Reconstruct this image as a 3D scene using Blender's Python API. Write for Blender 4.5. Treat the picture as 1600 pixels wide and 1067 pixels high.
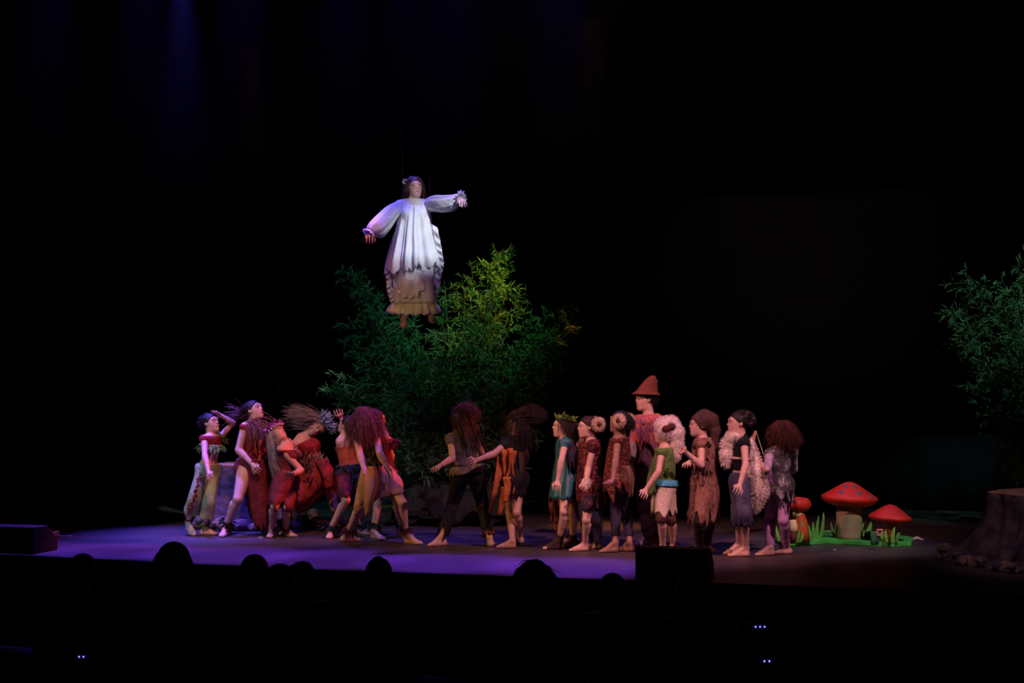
import bpy, bmesh, math, random
import numpy as np
from mathutils import Vector, Matrix

for _o in list(bpy.data.objects):
    bpy.data.objects.remove(_o, do_unlink=True)
SC = bpy.context.scene
COL = SC.collection

# ------------------------------------------------------------------ camera
FPX, CX, CY = 1600 * 50 / 36, 800.0, 533.5      # 50 mm on a 36 mm sensor, frame 1600 x 1067
EYE, HOR = 1.64, 612.0                           # eye height above the stage floor, horizon row
PIT = math.atan((HOR - CY) / FPX)
cam_d = bpy.data.cameras.new('camera')
cam_d.lens, cam_d.sensor_width, cam_d.clip_end = 50, 36, 200
cam = bpy.data.objects.new('camera', cam_d)
COL.objects.link(cam)
cam.location = (0, 0, EYE)
cam.rotation_euler = (math.pi / 2 + PIT, 0, 0)
SC.camera = cam

# ------------------------------------------------------------------ view, world
SC.view_settings.view_transform = 'Standard'
SC.view_settings.look = 'None'
SC.view_settings.gamma = 1
SC.view_settings.use_curve_mapping = False
SC.view_settings.exposure = 0.0
W = bpy.data.worlds.new('dark_house')
SC.world = W
W.use_nodes = True
W.node_tree.nodes['Background'].inputs[0].default_value = (0.5, 0.55, 0.9, 1)
W.node_tree.nodes['Background'].inputs[1].default_value = 0.0006

# ------------------------------------------------------------------ stage lamps
def spot(name, pos, target, color, energy, angle, blend=0.6, radius=0.12):
    d = bpy.data.lights.new(name, 'SPOT')
    d.color, d.energy, d.spot_size, d.spot_blend, d.shadow_soft_size = color, energy, math.radians(angle), blend, radius
    o = bpy.data.objects.new(name, d)
    COL.objects.link(o)
    o.location = pos
    o.rotation_euler = (Vector(target) - Vector(pos)).to_track_quat('-Z', 'Y').to_euler()
    return o
# toplight, front washes from the house, side booms, specials
for _i in range(6):
    _x = -5.3 + 1.16 * _i
    _y = 16.65 - .26 * (_x + 5.3)
    spot('violet_toplight', (_x, _y, 8.8), (_x + .05, _y - 1.62 - .03 * _i, 0), (.18 + .012 * _i, .06, 1.0), 9000 if _i else 6500, 12.5, .75)
spot('violet_top_cast', (-.2, 17.0, 8.8), (.1, 15.2, 1.2), (.5, .16, 1.0), 900, 34, .8)
spot('front_lavender_left', (-7.5, 9.5, 7.5), (-3.2, 16.0, 1.0), (.82, .74, 1.0), 1500, 21, .8)
spot('front_rose_left', (-4.5, 7.5, 9.0), (1.6, 14.7, 1.0), (1.0, .38, .44), 3900, 19, .8)
spot('front_rose_right', (6.0, 7.5, 9.0), (1.4, 14.7, 1.0), (1.0, .42, .52), 4000, 22, .8)
spot('front_red_high', (-.4, 10.0, 9.0), (-2.6, 15.9, .9), (1.0, .3, .22), 2600, 16, .7)
spot('side_amber_left', (-8.0, 13.0, 3.6), (-.5, 15.1, .8), (1.0, .5, .05), 800, 22, .8)
spot('back_red_right', (5.0, 14.9, 4.2), (-2.3, 15.6, .8), (1.0, .08, .03), 2600, 15, .7)
spot('back_blue', (3.0, 16.0, 8.8), (2.6, 16.4, 0), (.12, .16, 1.0), 400, 40, .8)
spot('stump_rose', (3.5, 6.0, 9.0), (5.0, 13.3, .4), (.9, .5, .75), 900, 13, .9)
spot('white_special_gown', (4.5, 7.0, 8.6), (-1.03, 15.15, 3.21), (.82, .92, 1.0), 6500, 3.7, .25)
spot('white_special_face', (2.6, 5.0, 7.2), (-1.02, 15.1, 3.80), (1.0, .92, .92), 3200, 1.5, .4)
spot('white_special_sleeve', (-4.0, 6.0, 8.6), (-1.47, 15.1, 3.5), (.86, .92, 1.0), 2400, 2.4, .5)
spot('violet_fill_flyer', (-1.5, 6.0, 8.0), (-1.0, 15.2, 3.4), (.4, .22, 1.0), 650, 9, .6)
spot('amber_special_low', (-2.5, 8, 3.0), (-1.05, 15.2, 2.62), (1.0, .6, .2), 420, 5, .6)
spot('green_special_bush', (1.5, 10.0, 9.0), (-.4, 17.4, 3.0), (.25, 1.0, .45), 2100, 15, .9)
spot('teal_fill_bush', (-2.5, 10.0, 9.0), (-1.9, 17.4, 2.6), (.12, .8, 1.0), 900, 17, .9)
spot('yellow_special_bush', (2.5, 13.5, 9.0), (-.15, 17.5, 3.15), (1.0, .66, .05), 4200, 8, .8)
spot('teal_special_bush', (5.0, 11.0, 9.0), (5.75, 16.5, 2.8), (.45, .92, 1.0), 1500, 15, .9)
spot('front_neutral_mushrooms', (5.5, 7.0, 9.0), (3.6, 15.1, .3), (1.0, .8, .72), 2600, 11, .9)
spot('blue_beam_left', (-3.75, 16.0, 6.5), (-3.75, 16.3, 0), (.12, .07, 1.0), 8000, 26, 1.0)
spot('blue_beam_centre', (-1.2, 15.5, 7.0), (-1.2, 15.8, 0), (.10, .07, 1.0), 1600, 30, 1.0)
spot('orange_beam_left', (-3.45, 18.7, 6.9), (-3.3, 18.8, 0), (1.0, .3, .04), 2600, 12, 1.0)
spot('orange_beam_right', (.98, 17.4, 7.2), (1.05, 17.5, 0), (1.0, .3, .04), 2600, 12, 1.0)
spot('added_backdrop_fill', (2.0, 6.0, 5.6), (4.2, 20.5, 3.6), (1.0, .75, .65), 240, 20, 1.0)  # added spot standing in for the faint ambient light on the backdrop


# ------------------------------------------------------------------ pixel -> place
_FW = np.array([0, math.cos(PIT), math.sin(PIT)])
_UP = np.array([0, -math.sin(PIT), math.cos(PIT)])
_RT = np.array([1.0, 0, 0])
def ray(x, y):
    return _RT * ((x - CX) / FPX) - _UP * ((y - CY) / FPX) + _FW
def at(x, y, Y):                      # the point of that pixel at depth Y
    d = ray(x, y)
    return np.array([0, 0, EYE]) + d * (Y / d[1])
def ground(x, y, z=0.0):              # the point of that pixel on the plane of height z
    d = ray(x, y)
    return np.array([0, 0, EYE]) + d * ((z - EYE) / d[2])
def nrm(v):
    v = np.asarray(v, float)
    return v / (np.linalg.norm(v) + 1e-9)

# ------------------------------------------------------------------ materials
MATS = {}
def mat(name, c, c2=None, scale=18.0, rough=0.75, amt=1.0, bump=0.0, bscale=60.0, metal=0.0, sheen=0.0, spec=0.4, emit=None, detail=4.0, trans=0.0, lo=0.4, hi=0.62):
    if name in MATS:
        return MATS[name]
    m = bpy.data.materials.new(name)
    m.use_nodes = True
    nt = m.node_tree
    b = nt.nodes['Principled BSDF']
    b.inputs['Base Color'].default_value = (*c, 1)
    b.inputs['Roughness'].default_value = rough
    b.inputs['Metallic'].default_value = metal
    b.inputs['Specular IOR Level'].default_value = spec
    if sheen:
        b.inputs['Sheen Weight'].default_value = sheen
    if emit:
        b.inputs['Emission Color'].default_value = (*c, 1)
        b.inputs['Emission Strength'].default_value = emit
    tc = nt.nodes.new('ShaderNodeTexCoord')
    if c2 is not None:
        n = nt.nodes.new('ShaderNodeTexNoise')
        n.inputs['Scale'].default_value = scale
        n.inputs['Detail'].default_value = detail
        r = nt.nodes.new('ShaderNodeMapRange')
        r.inputs[1].default_value, r.inputs[2].default_value = lo, hi
        mx = nt.nodes.new('ShaderNodeMix')
        mx.data_type = 'RGBA'
        mx.inputs[6].default_value = (*c, 1)
        mx.inputs[7].default_value = (*c2, 1)
        nt.links.new(tc.outputs['Object'], n.inputs['Vector'])
        nt.links.new(n.outputs['Fac'], r.inputs[0])
        nt.links.new(r.outputs[0], mx.inputs[0])
        nt.links.new(mx.outputs[2], b.inputs['Base Color'])
    if bump:
        n2 = nt.nodes.new('ShaderNodeTexNoise')
        n2.inputs['Scale'].default_value = bscale
        n2.inputs['Detail'].default_value = 3
        bp = nt.nodes.new('ShaderNodeBump')
        bp.inputs['Strength'].default_value = bump
        bp.inputs['Distance'].default_value = 0.02
        nt.links.new(tc.outputs['Object'], n2.inputs['Vector'])
        nt.links.new(n2.outputs['Fac'], bp.inputs['Height'])
        nt.links.new(bp.outputs[0], b.inputs['Normal'])
    if trans:
        t = nt.nodes.new('ShaderNodeBsdfTranslucent')
        t.inputs[0].default_value = (*c, 1)
        ms = nt.nodes.new('ShaderNodeMixShader')
        ms.inputs[0].default_value = trans
        out = nt.nodes['Material Output']
        nt.links.new(b.outputs[0], ms.inputs[1])
        nt.links.new(t.outputs[0], ms.inputs[2])
        nt.links.new(ms.outputs[0], out.inputs[0])
    MATS[name] = m
    return m

# ------------------------------------------------------------------ objects
def tag(o, label=None, cat=None, group=None, kind=None):
    if label: o['label'] = label
    if cat: o['category'] = cat
    if group: o['group'] = group
    if kind: o['kind'] = kind
    return o
def meshob(name, V, faces, m, parent=None, base=None, smooth=True):
    """V (n,3) world points, faces: list of int arrays of shape (k,3) or (k,4)."""
    V = np.asarray(V, np.float32)
    if base is not None:
        V = V - np.asarray(base, np.float32)
    me = bpy.data.meshes.new(name)
    faces = [np.asarray(f, np.int32) for f in faces if len(f)]
    me.vertices.add(len(V))
    me.vertices.foreach_set('co', V.ravel())
    tot = sum(f.size for f in faces)
    me.loops.add(tot)
    me.loops.foreach_set('vertex_index', np.concatenate([f.ravel() for f in faces]))
    np_ = sum(len(f) for f in faces)
    me.polygons.add(np_)
    sz = np.concatenate([np.full(len(f), f.shape[1], np.int32) for f in faces])
    me.polygons.foreach_set('loop_start', np.concatenate([[0], np.cumsum(sz)[:-1]]).astype(np.int32))
    me.polygons.foreach_set('use_smooth', np.full(np_, smooth))
    me.update(calc_edges=True)
    me.validate()
    me.materials.append(m)
    o = bpy.data.objects.new(name, me)
    COL.objects.link(o)
    if parent is not None:
        o.parent = parent
    elif base is not None:
        o.location = tuple(base)
    return o
def empty(name, loc, label=None, cat=None, group=None):
    o = bpy.data.objects.new(name, None)
    COL.objects.link(o)
    o.location = tuple(loc)
    o.empty_display_size = 0.1
    return tag(o, label, cat, group)
def solidify(o, t=0.006):
    md = o.modifiers.new('thickness', 'SOLIDIFY')
    md.thickness = t
    md.offset = 0
    return o
class MB:                                # a small collector of hard-edged shapes
    def __init__(s): s.V, s.F = [], []
    def add(s, v, f):
        k = len(s.V)
        s.V += [tuple(p) for p in v]
        s.F += [tuple(i + k for i in q) for q in f]
    def box(s, c, d, R=None):
        c = np.array(c, float)
        R = np.eye(3) if R is None else np.asarray(R)
        v = [c + R @ (np.array([x, y, z]) * np.array(d) / 2) for x in (-1, 1) for y in (-1, 1) for z in (-1, 1)]
        s.add(v, [(0, 1, 3, 2), (4, 6, 7, 5), (0, 4, 5, 1), (2, 3, 7, 6), (0, 2, 6, 4), (1, 5, 7, 3)])
    def prism(s, poly, z0, z1):
        n = len(poly)
        s.add([(p[0], p[1], z0) for p in poly] + [(p[0], p[1], z1) for p in poly],
              [tuple(range(n))[::-1], tuple(range(n, 2 * n))] + [(i, (i + 1) % n, n + (i + 1) % n, n + i) for i in range(n)])
    def tube(s, pts, r, n=6):
        pts = [np.array(p, float) for p in pts]
        rs = r if hasattr(r, '__len__') else [r] * len(pts)
        rings = []
        for i, p in enumerate(pts):
            t = nrm(pts[min(i + 1, len(pts) - 1)] - pts[max(i - 1, 0)])
            a = nrm(np.cross(t, [0.31, 0.2, 0.93] if abs(t[2]) < .9 else [1, 0.1, 0]))
            b = np.cross(t, a)
            rings.append([p + rs[i] * (a * math.cos(2 * math.pi * k / n) + b * math.sin(2 * math.pi * k / n)) for k in range(n)])
        v = [q for rg in rings for q in rg]
        f = [(i * n + k, i * n + (k + 1) % n, (i + 1) * n + (k + 1) % n, (i + 1) * n + k) for i in range(len(pts) - 1) for k in range(n)]
        f += [tuple(range(n))[::-1], tuple((len(pts) - 1) * n + k for k in range(n))]
        s.add(v, f)
    def lathe(s, prof, c=(0, 0, 0), n=32, wob=None, R=None):
        c = np.array(c, float)
        v = []
        for (r, z) in prof:
            for k in range(n):
                a = 2 * math.pi * k / n
                q = wob(a, z) if wob else 1
                p = np.array([r * q * math.cos(a), r * q * math.sin(a), z])
                v.append(c + (R @ p if R is not None else p))
        m = len(prof)
        f = [(i * n + k, i * n + (k + 1) % n, (i + 1) * n + (k + 1) % n, (i + 1) * n + k) for i in range(m - 1) for k in range(n)]
        f += [tuple(range(n))[::-1], tuple((m - 1) * n + k for k in range(n))]
        s.add(v, f)
    def build(s, name, m, parent=None, base=None, smooth=False, bevel=0.0):
        me = bpy.data.meshes.new(name)
        b = np.zeros(3) if base is None else np.asarray(base, float)
        me.from_pydata([tuple(np.array(v) - b) for v in s.V], [], s.F)
        me.validate()
        bm = bmesh.new()
        bm.from_mesh(me)
        bmesh.ops.recalc_face_normals(bm, faces=bm.faces)
        bm.to_mesh(me)
        bm.free()
        if smooth:
            me.polygons.foreach_set('use_smooth', np.full(len(me.polygons), True))
        me.materials.append(m)
        o = bpy.data.objects.new(name, me)
        COL.objects.link(o)
        if parent is not None: o.parent = parent
        elif base is not None: o.location = tuple(b)
        if bevel:
            md = o.modifiers.new('bevel', 'BEVEL')
            md.width, md.segments = bevel, 2
        return o

# ------------------------------------------------------------------ bodies as smooth distance fields
VOX = 0.0075
def rc(tagn, a, b, ra, rb, k=0.02):
    return ('c', tagn, np.array(a, float), np.array(b, float), ra, rb, k)
def el(tagn, c, M, r, k=0.02):           # M rows: local axes
    return ('e', tagn, np.array(c, float), np.array(M, float), np.array(r, float), None, k)
def prim_box(p, e=0.0):
    if p[0] == 'c':
        r = max(p[4], p[5]) + e
        return np.minimum(p[2], p[3]) - r, np.maximum(p[2], p[3]) + r
    r = max(p[4]) + e
    return p[2] - r, p[2] + r
def prim_d(p, X, Y, Z, e=0.0):
    if p[0] == 'c':
        a, b = p[2], p[3]
        ba = b - a
        px, py, pz = X - a[0], Y - a[1], Z - a[2]
        t = np.clip((px * ba[0] + py * ba[1] + pz * ba[2]) / (ba @ ba + 1e-9), 0, 1)
        return np.sqrt((px - t * ba[0]) ** 2 + (py - t * ba[1]) ** 2 + (pz - t * ba[2]) ** 2) - (p[4] + (p[5] - p[4]) * t) - e
    c, M, r = p[2], p[3], p[4] + e
    px, py, pz = X - c[0], Y - c[1], Z - c[2]
    q = [(M[i, 0] * px + M[i, 1] * py + M[i, 2] * pz) / r[i] for i in range(3)]
    k0 = np.sqrt(q[0] ** 2 + q[1] ** 2 + q[2] ** 2)
    k1 = np.sqrt((q[0] / r[0]) ** 2 + (q[1] / r[1]) ** 2 + (q[2] / r[2]) ** 2) + 1e-6
    return k0 * (k0 - 1) / k1
def field_mesh(prims, e=0.0, clips=(), vox=VOX, kmul=1.0):
    lo = np.min([prim_box(p, e)[0] for p in prims], 0) - 3 * vox
    hi = np.max([prim_box(p, e)[1] for p in prims], 0) + 3 * vox
    n = np.ceil((hi - lo) / vox).astype(int) + 1
    F = np.full(n, 0.5, np.float32)
    ax = [(lo[i] + vox * np.arange(n[i])).astype(np.float32) for i in range(3)]
    for p in prims:
        k = p[6] * kmul
        b0, b1 = prim_box(p, e + k + 2.5 * vox)
        i0 = np.maximum(((b0 - lo) / vox).astype(int), 0)
        i1 = np.minimum(((b1 - lo) / vox).astype(int) + 2, n)
        X, Y, Z = np.ix_(*[ax[i][i0[i]:i1[i]] for i in range(3)])
        d = prim_d(p, X, Y, Z, e).astype(np.float32)
        S = F[i0[0]:i1[0], i0[1]:i1[1], i0[2]:i1[2]]
        h = np.maximum(k - np.abs(S - d), 0) / k
        F[i0[0]:i1[0], i0[1]:i1[1], i0[2]:i1[2]] = np.minimum(S, d) - h * h * k * 0.25
    for c in clips:                       # (point, outward normal, rag amplitude, rag frequency)
        P, N = np.asarray(c[0], float), nrm(c[1])
        X, Y, Z = np.ix_(*ax)
        d = (X - P[0]) * N[0] + (Y - P[1]) * N[1] + (Z - P[2]) * N[2]
        if len(c) > 2 and c[2]:
            d = d + c[2] * (np.sin(X * c[3] + 1.3) + np.sin(Y * c[3] * 1.3 + 0.4) + 0.6 * np.sin((X + Y) * c[3] * 2.3))
        F = np.maximum(F, d.astype(np.float32))
    return surface_net(F, lo, vox)
def surface_net(F, lo, h):
    ins = F < 0
    a = ins.astype(np.int8)
    s = sum(a[i:a.shape[0] - 1 + i, j:a.shape[1] - 1 + j, k:a.shape[2] - 1 + k] for i in (0, 1) for j in (0, 1) for k in (0, 1))
    I, J, K = np.nonzero((s > 0) & (s < 8))
    acc = np.zeros((len(I), 3))
    cnt = np.zeros(len(I))
    C = [(i, j, k) for i in (0, 1) for j in (0, 1) for k in (0, 1)]
    val = {c: F[I + c[0], J + c[1], K + c[2]] for c in C}
    for c in C:
        for x in range(3):
            if c[x] == 0:
                e = list(c); e[x] = 1; e = tuple(e)
                m = (val[c] < 0) != (val[e] < 0)
                t = np.where(m, val[c] / np.where(m, val[c] - val[e], 1), 0)
                q = np.tile(np.array(c, float), (len(I), 1))
                q[:, x] += t
                acc[m] += q[m]
                cnt += m
    V = lo + h * (np.stack([I, J, K], 1) + acc / cnt[:, None])
    idx = np.full(s.shape, -1, np.int32)
    idx[I, J, K] = np.arange(len(I))
    quads = []
    sl = lambda ar, x, o0, o1: ar[tuple(slice(o0, ar.shape[d] + o1) if d == x else slice(None) for d in range(3))]
    for x in range(3):
        u, v = (x + 1) % 3, (x + 2) % 3
        df = sl(ins, x, 0, -1) != sl(ins, x, 1, 0)
        P = np.stack(np.nonzero(df), 1)
        P = P[(P[:, u] > 0) & (P[:, v] > 0) & (P[:, u] < s.shape[u]) & (P[:, v] < s.shape[v])]
        q = []
        for du, dv in ((1, 1), (0, 1), (0, 0), (1, 0)):
            R = P.copy()
            R[:, u] -= du
            R[:, v] -= dv
            q.append(idx[R[:, 0], R[:, 1], R[:, 2]])
        q = np.stack(q, 1)
        f = ~ins[P[:, 0], P[:, 1], P[:, 2]]
        q[f] = q[f][:, ::-1]
        quads.append(q)
    Q = np.concatenate(quads)
    return V, Q[(Q >= 0).all(1)]

# ------------------------------------------------------------------ strands, blades, lofts
def strands(P, D, length, target, r=0.003, steps=8, pull=0.35, wave=0.0, wfreq=5.0, noise=0.12, avoid=(), margin=0.004, seed=0, taper=0.25):
    """tubes grown from points P along directions D, bending towards target."""
    rng = np.random.default_rng(seed)
    P = np.array(P, float); N = len(P)
    D = np.array(D, float); D /= np.linalg.norm(D, axis=1)[:, None] + 1e-9
    L = np.broadcast_to(length, (N,)) * rng.uniform(0.75, 1.1, N)
    T = np.broadcast_to(np.asarray(target, float), (N, 3))
    ph = rng.uniform(0, 6.28, N); sd = rng.normal(size=(N, 3))
    pts = [P.copy()]
    p = P.copy(); d = D.copy()
    for s in range(steps):
        d = d + pull * T + noise * rng.normal(size=(N, 3)) * 0.5 + noise * sd * 0.25
        if wave:
            sidev = np.cross(d, T + 0.3 * sd)
            sidev /= np.linalg.norm(sidev, axis=1)[:, None] + 1e-9
            d = d + wave * sidev * np.cos(ph + wfreq * s)[:, None]
        d /= np.linalg.norm(d, axis=1)[:, None] + 1e-9
        p = p + d * (L / steps)[:, None]
        for q in avoid:
            dist = prim_d(q, p[:, 0], p[:, 1], p[:, 2])
            m = dist < margin
            if m.any():
                if q[0] == 'c':
                    a, b = q[2], q[3]
                    t = np.clip((p - a) @ (b - a) / ((b - a) @ (b - a) + 1e-9), 0, 1)
                    g = p - (a + t[:, None] * (b - a))
                else:
                    g = p - q[2]
                g /= np.linalg.norm(g, axis=1)[:, None] + 1e-9
                p = np.where(m[:, None], p + g * (margin - dist)[:, None], p)
        pts.append(p.copy())
    return tubes(np.stack(pts, 1), r, taper)
def tubes(A, r, taper=0.25, n=3):
    N, S = A.shape[:2]
    T = np.gradient(A, axis=1)
    T /= np.linalg.norm(T, axis=2)[..., None] + 1e-9
    ref = np.where(np.abs(T[..., 2:3]) > 0.9, [1.0, 0.2, 0.1], [0.1, 0.2, 1.0])
    a = np.cross(T, ref); a /= np.linalg.norm(a, axis=2)[..., None] + 1e-9
    b = np.cross(T, a)
    rr = (np.broadcast_to(r, (N,))[:, None] * np.linspace(1, taper, S)[None, :])[..., None]
    V = np.stack([A + rr * (a * math.cos(2 * math.pi * k / n) + b * math.sin(2 * math.pi * k / n)) for k in range(n)], 2)
    base = (np.arange(N)[:, None] * S + np.arange(S - 1)[None, :]).reshape(-1) * n
    Q = np.concatenate([np.stack([base + k, base + (k + 1) % n, base + n + (k + 1) % n, base + n + k], 1) for k in range(n)])
    return V.reshape(-1, 3), Q
def blades(P, D, N, length, width, bend=0.25, fold=0.2):
    """pointed leaves: base P, direction D, face normal N."""
    P, D, N = (np.array(q, float) for q in (P, D, N))
    D /= np.linalg.norm(D, axis=1)[:, None] + 1e-9
    S = np.cross(D, N); S /= np.linalg.norm(S, axis=1)[:, None] + 1e-9
    U = np.cross(S, D)
    L = np.broadcast_to(length, (len(P),))[:, None]; Wd = np.broadcast_to(width, (len(P),))[:, None]
    m = P + D * L * 0.4 + U * L * bend * 0.15
    V = np.stack([P, m + S * Wd / 2 + U * Wd * fold, m, m - S * Wd / 2 + U * Wd * fold, P + D * L - U * L * bend * 0.3], 1)
    b = np.arange(len(P)) * 5
    T = np.concatenate([np.stack([b + i, b + j, b + k], 1) for i, j, k in ((0, 2, 1), (0, 3, 2), (1, 2, 4), (2, 3, 4))])
    return V.reshape(-1, 3), T
def join(parts):
    V, Fs, k = [], {}, 0
    for v, f in parts:
        V.append(v)
        Fs.setdefault(f.shape[1], []).append(f + k)
        k += len(v)
    return np.concatenate(V), [np.concatenate(q) for q in Fs.values()]
def loft(rings, n=56, sub=5, fold=0.0, ff=9, rag=0.0, rf=11, seed=0, fold0=0.15, zig=False, a0=0.0, a1=2 * math.pi):
    """rings: list of (centre, half-axis a, half-axis b); returns a cloth surface."""
    rng = np.random.default_rng(seed)
    C, A, B = (np.array([r[i] for r in rings], float) for i in range(3))
    m = len(rings)
    t = np.linspace(0, m - 1, (m - 1) * sub + 1)
    def ip(X):
        i = np.clip(t.astype(int), 0, m - 2); f = (t - i)[:, None]
        p0, p1, p2, p3 = X[np.maximum(i - 1, 0)], X[i], X[i + 1], X[np.minimum(i + 2, m - 1)]
        return 0.5 * (2 * p1 + (p2 - p0) * f + (2 * p0 - 5 * p1 + 4 * p2 - p3) * f ** 2 + (3 * p1 - p0 - 3 * p2 + p3) * f ** 3)
    C, A, B = ip(C), ip(A), ip(B)
    full = abs(a1 - a0 - 2 * math.pi) < 1e-3
    th = np.linspace(a0, a1, n, endpoint=not full)
    ph = rng.uniform(0, 6.28, 4)
    w = np.sin(ff * th + ph[0]) + 0.6 * np.sin((ff * 1.7 // 1) * th + ph[1]) + 0.4 * np.sin((ff * 2.6 // 1) * th + ph[2])
    g = (fold0 + (1 - fold0) * (t / (m - 1)))[:, None] * fold * w[None, :]
    V = C[:, None] + (A[:, None] * np.cos(th)[None, :, None] + B[:, None] * np.sin(th)[None, :, None]) * (1 + g)[..., None]
    if rag:
        if zig:
            z = 2 * np.abs((th * rf / (2 * math.pi) + ph[3]) % 1 - 0.5) * 2 - 1
            z = z + 0.3 * rng.normal(size=n)
        else:
            z = np.sin(rf * th + ph[3]) + 0.7 * np.sin((rf * 1.9 // 1) * th + ph[0]) + 0.5 * rng.normal(size=n)
        dn = C[-1] - C[-1 - sub]
        dn = dn / (np.linalg.norm(dn) + 1e-9)
        wt = np.clip((t - (m - 2)) / 1.0, 0, 1) ** 1.5
        V = V + (wt[:, None] * rag * z[None, :])[..., None] * dn
    S = len(t)
    i, k = np.meshgrid(np.arange(S - 1), np.arange(n if full else n - 1), indexing='ij')
    Q = np.stack([i * n + k, i * n + (k + 1) % n, (i + 1) * n + (k + 1) % n, (i + 1) * n + k], -1).reshape(-1, 4)
    return V.reshape(-1, 3), Q

# ------------------------------------------------------------------ the stage house
BLACK = mat('black_velour', (0.012, 0.011, 0.013), (0.007, 0.007, 0.009), 3, 0.95, spec=0.1)
FLOOR = mat('stage_floor_vinyl', (0.075, 0.06, 0.064), (0.052, 0.042, 0.046), 1.6, 0.5, bump=0.05, bscale=9, spec=0.3, lo=.3, hi=.7)
NOSE = mat('stage_nosing', (0.03, 0.027, 0.03), rough=0.5)
FACE = mat('stage_front_paint', (0.012, 0.011, 0.012), (0.02, 0.018, 0.016), 4, 0.8)
PITF = mat('house_carpet', (0.012, 0.01, 0.011), (0.02, 0.015, 0.016), 8, 0.95, spec=0.1)
CYC = mat('backdrop_cloth', (0.05, 0.043, 0.045), (0.042, 0.037, 0.04), 0.8, 0.95, spec=0.05)

edge = [ground(x, y) for x, y in ((-900, 822), (-400, 848), (-100, 863), (110, 873), (300, 883), (500, 892), (700, 899), (870, 905), (1150, 914), (1400, 924), (1600, 931), (1900, 943), (2500, 968))]
TH = math.atan2(edge[9][1] - edge[3][1], edge[9][0] - edge[3][0])     # the stage runs a little towards us on the right
SX = np.array([math.cos(TH), math.sin(TH), 0]); SY = np.array([-math.sin(TH), math.cos(TH), 0])
O = ground(800, 840)
def stg(a, b, z=0.0):                    # along the stage, upstage, up
    return O + SX * a + SY * b + np.array([0, 0, z])
back = [stg(14, 8), stg(-16, 8)]
m = MB(); m.prism([p[:2] for p in edge] + [p[:2] for p in back], -0.12, 0.0)
tag(m.build('floor', FLOOR), kind='structure')
m = MB()
for p, q in zip(edge[:-1], edge[1:]):
    c, d = (p + q) / 2, q - p
    L = np.linalg.norm(d); a = math.atan2(d[1], d[0])
    R = np.array([[math.cos(a), -math.sin(a), 0], [math.sin(a), math.cos(a), 0], [0, 0, 1]])
    m.box(c + R @ np.array([0, .035, .006]), (L + .01, .07, .012), R)
tag(m.build('trim_1', NOSE), kind='structure')
m = MB()
for p, q in zip(edge[:-1], edge[1:]):
    c, d = (p + q) / 2, q - p
    L = np.linalg.norm(d); a = math.atan2(d[1], d[0])
    R = np.array([[math.cos(a), -math.sin(a), 0], [math.sin(a), math.cos(a), 0], [0, 0, 1]])
    m.box(c + R @ np.array([0, .05, -.485]), (L, .1, .73), R)
tag(m.build('wall_stage_front', FACE), kind='structure')
m = MB()
for i in range(12):                       # raked house floor in long shallow steps
    y0 = 11.2 - i
    m.box((0, y0 + (0.5 if i else -2 + 4.0), -0.95 + .045 * i + (0 if i else 0)), (40, 1.0 if i else 5.0, .2))
tag(m.build('floor_house', PITF), kind='structure')

def curtain(name, a0, b0, a1, b1, z0, z1, m_, folds=14, amp=.07):
    n = folds * 8
    P0, P1 = stg(a0, b0), stg(a1, b1)
    t = np.linspace(0, 1, n + 1)
    ctr = P0 + (P1 - P0) * t[:, None]
    nn = nrm(np.cross(P1 - P0, [0, 0, 1]))
    w = ctr + nn * (amp * np.sin(t * folds * 2 * math.pi))[:, None]
    lo, hi = w.copy(), w.copy(); lo[:, 2] = z0; hi[:, 2] = z1
    V = np.concatenate([lo, hi]); i = np.arange(n)
    o = solidify(meshob(name, V, [np.stack([i, i + 1, n + 2 + i, n + 1 + i], 1)], m_), .012)
    return tag(o, kind='structure')
m = MB(); m.box(stg(-1, 7.6, 4.5), (30, .12, 9.4), np.stack([SX, SY, [0, 0, 1]], 1)); tag(m.build('wall_back', BLACK), kind='structure')
curtain('curtain_backdrop', -10, 5.6, 12, 5.6, 1.0, 9.2, CYC, 3, .02)
curtain('curtain_groundrow', -10, 5.2, 12, 5.2, 0.0, 1.05, BLACK, 40, .04)
curtain('curtain_border_upstage', -12, 2.6, 12, 2.6, 4.75, 9.2, BLACK, 40, .05)
curtain('curtain_border_downstage', -12, .9, 12, .9, 6.05, 9.2, BLACK, 40, .05)
curtain('curtain_leg_1', -12, 2.8, -5.3, 2.8, 0.0, 9.2, BLACK, 22, .06)
curtain('curtain_leg_2', -12, 4.3, -4.2, 4.3, 0.0, 9.2, BLACK, 26, .06)
curtain('curtain_leg_3', 6.6, 3.6, 12, 3.6, 0.0, 9.2, BLACK, 18, .06)
m = MB(); m.box(stg(-1, 2.5, 9.3), (34, 14, .2), np.stack([SX, SY, [0, 0, 1]], 1)); tag(m.build('ceiling', BLACK), kind='structure')

# ------------------------------------------------------------------ people
SKIN = {
    'fair': mat('skin_fair', (0.62, 0.40, 0.31), (0.56, 0.34, 0.26), 30, 0.5, spec=0.35),
    'mid': mat('skin_mid', (0.50, 0.30, 0.22), (0.44, 0.25, 0.18), 30, 0.5, spec=0.35),
    'dark': mat('skin_dark', (0.30, 0.165, 0.11), (0.25, 0.13, 0.09), 30, 0.5, spec=0.35),
}
EYEW = mat('eye_white', (0.7, 0.68, 0.66), rough=0.2)
IRIS = mat('eye_iris', (0.02, 0.012, 0.01), rough=0.15)
BROW = mat('brow_hair', (0.03, 0.018, 0.014), rough=0.8)
LIPS = mat('lip_red', (0.42, 0.12, 0.11), rough=0.45)

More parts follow.
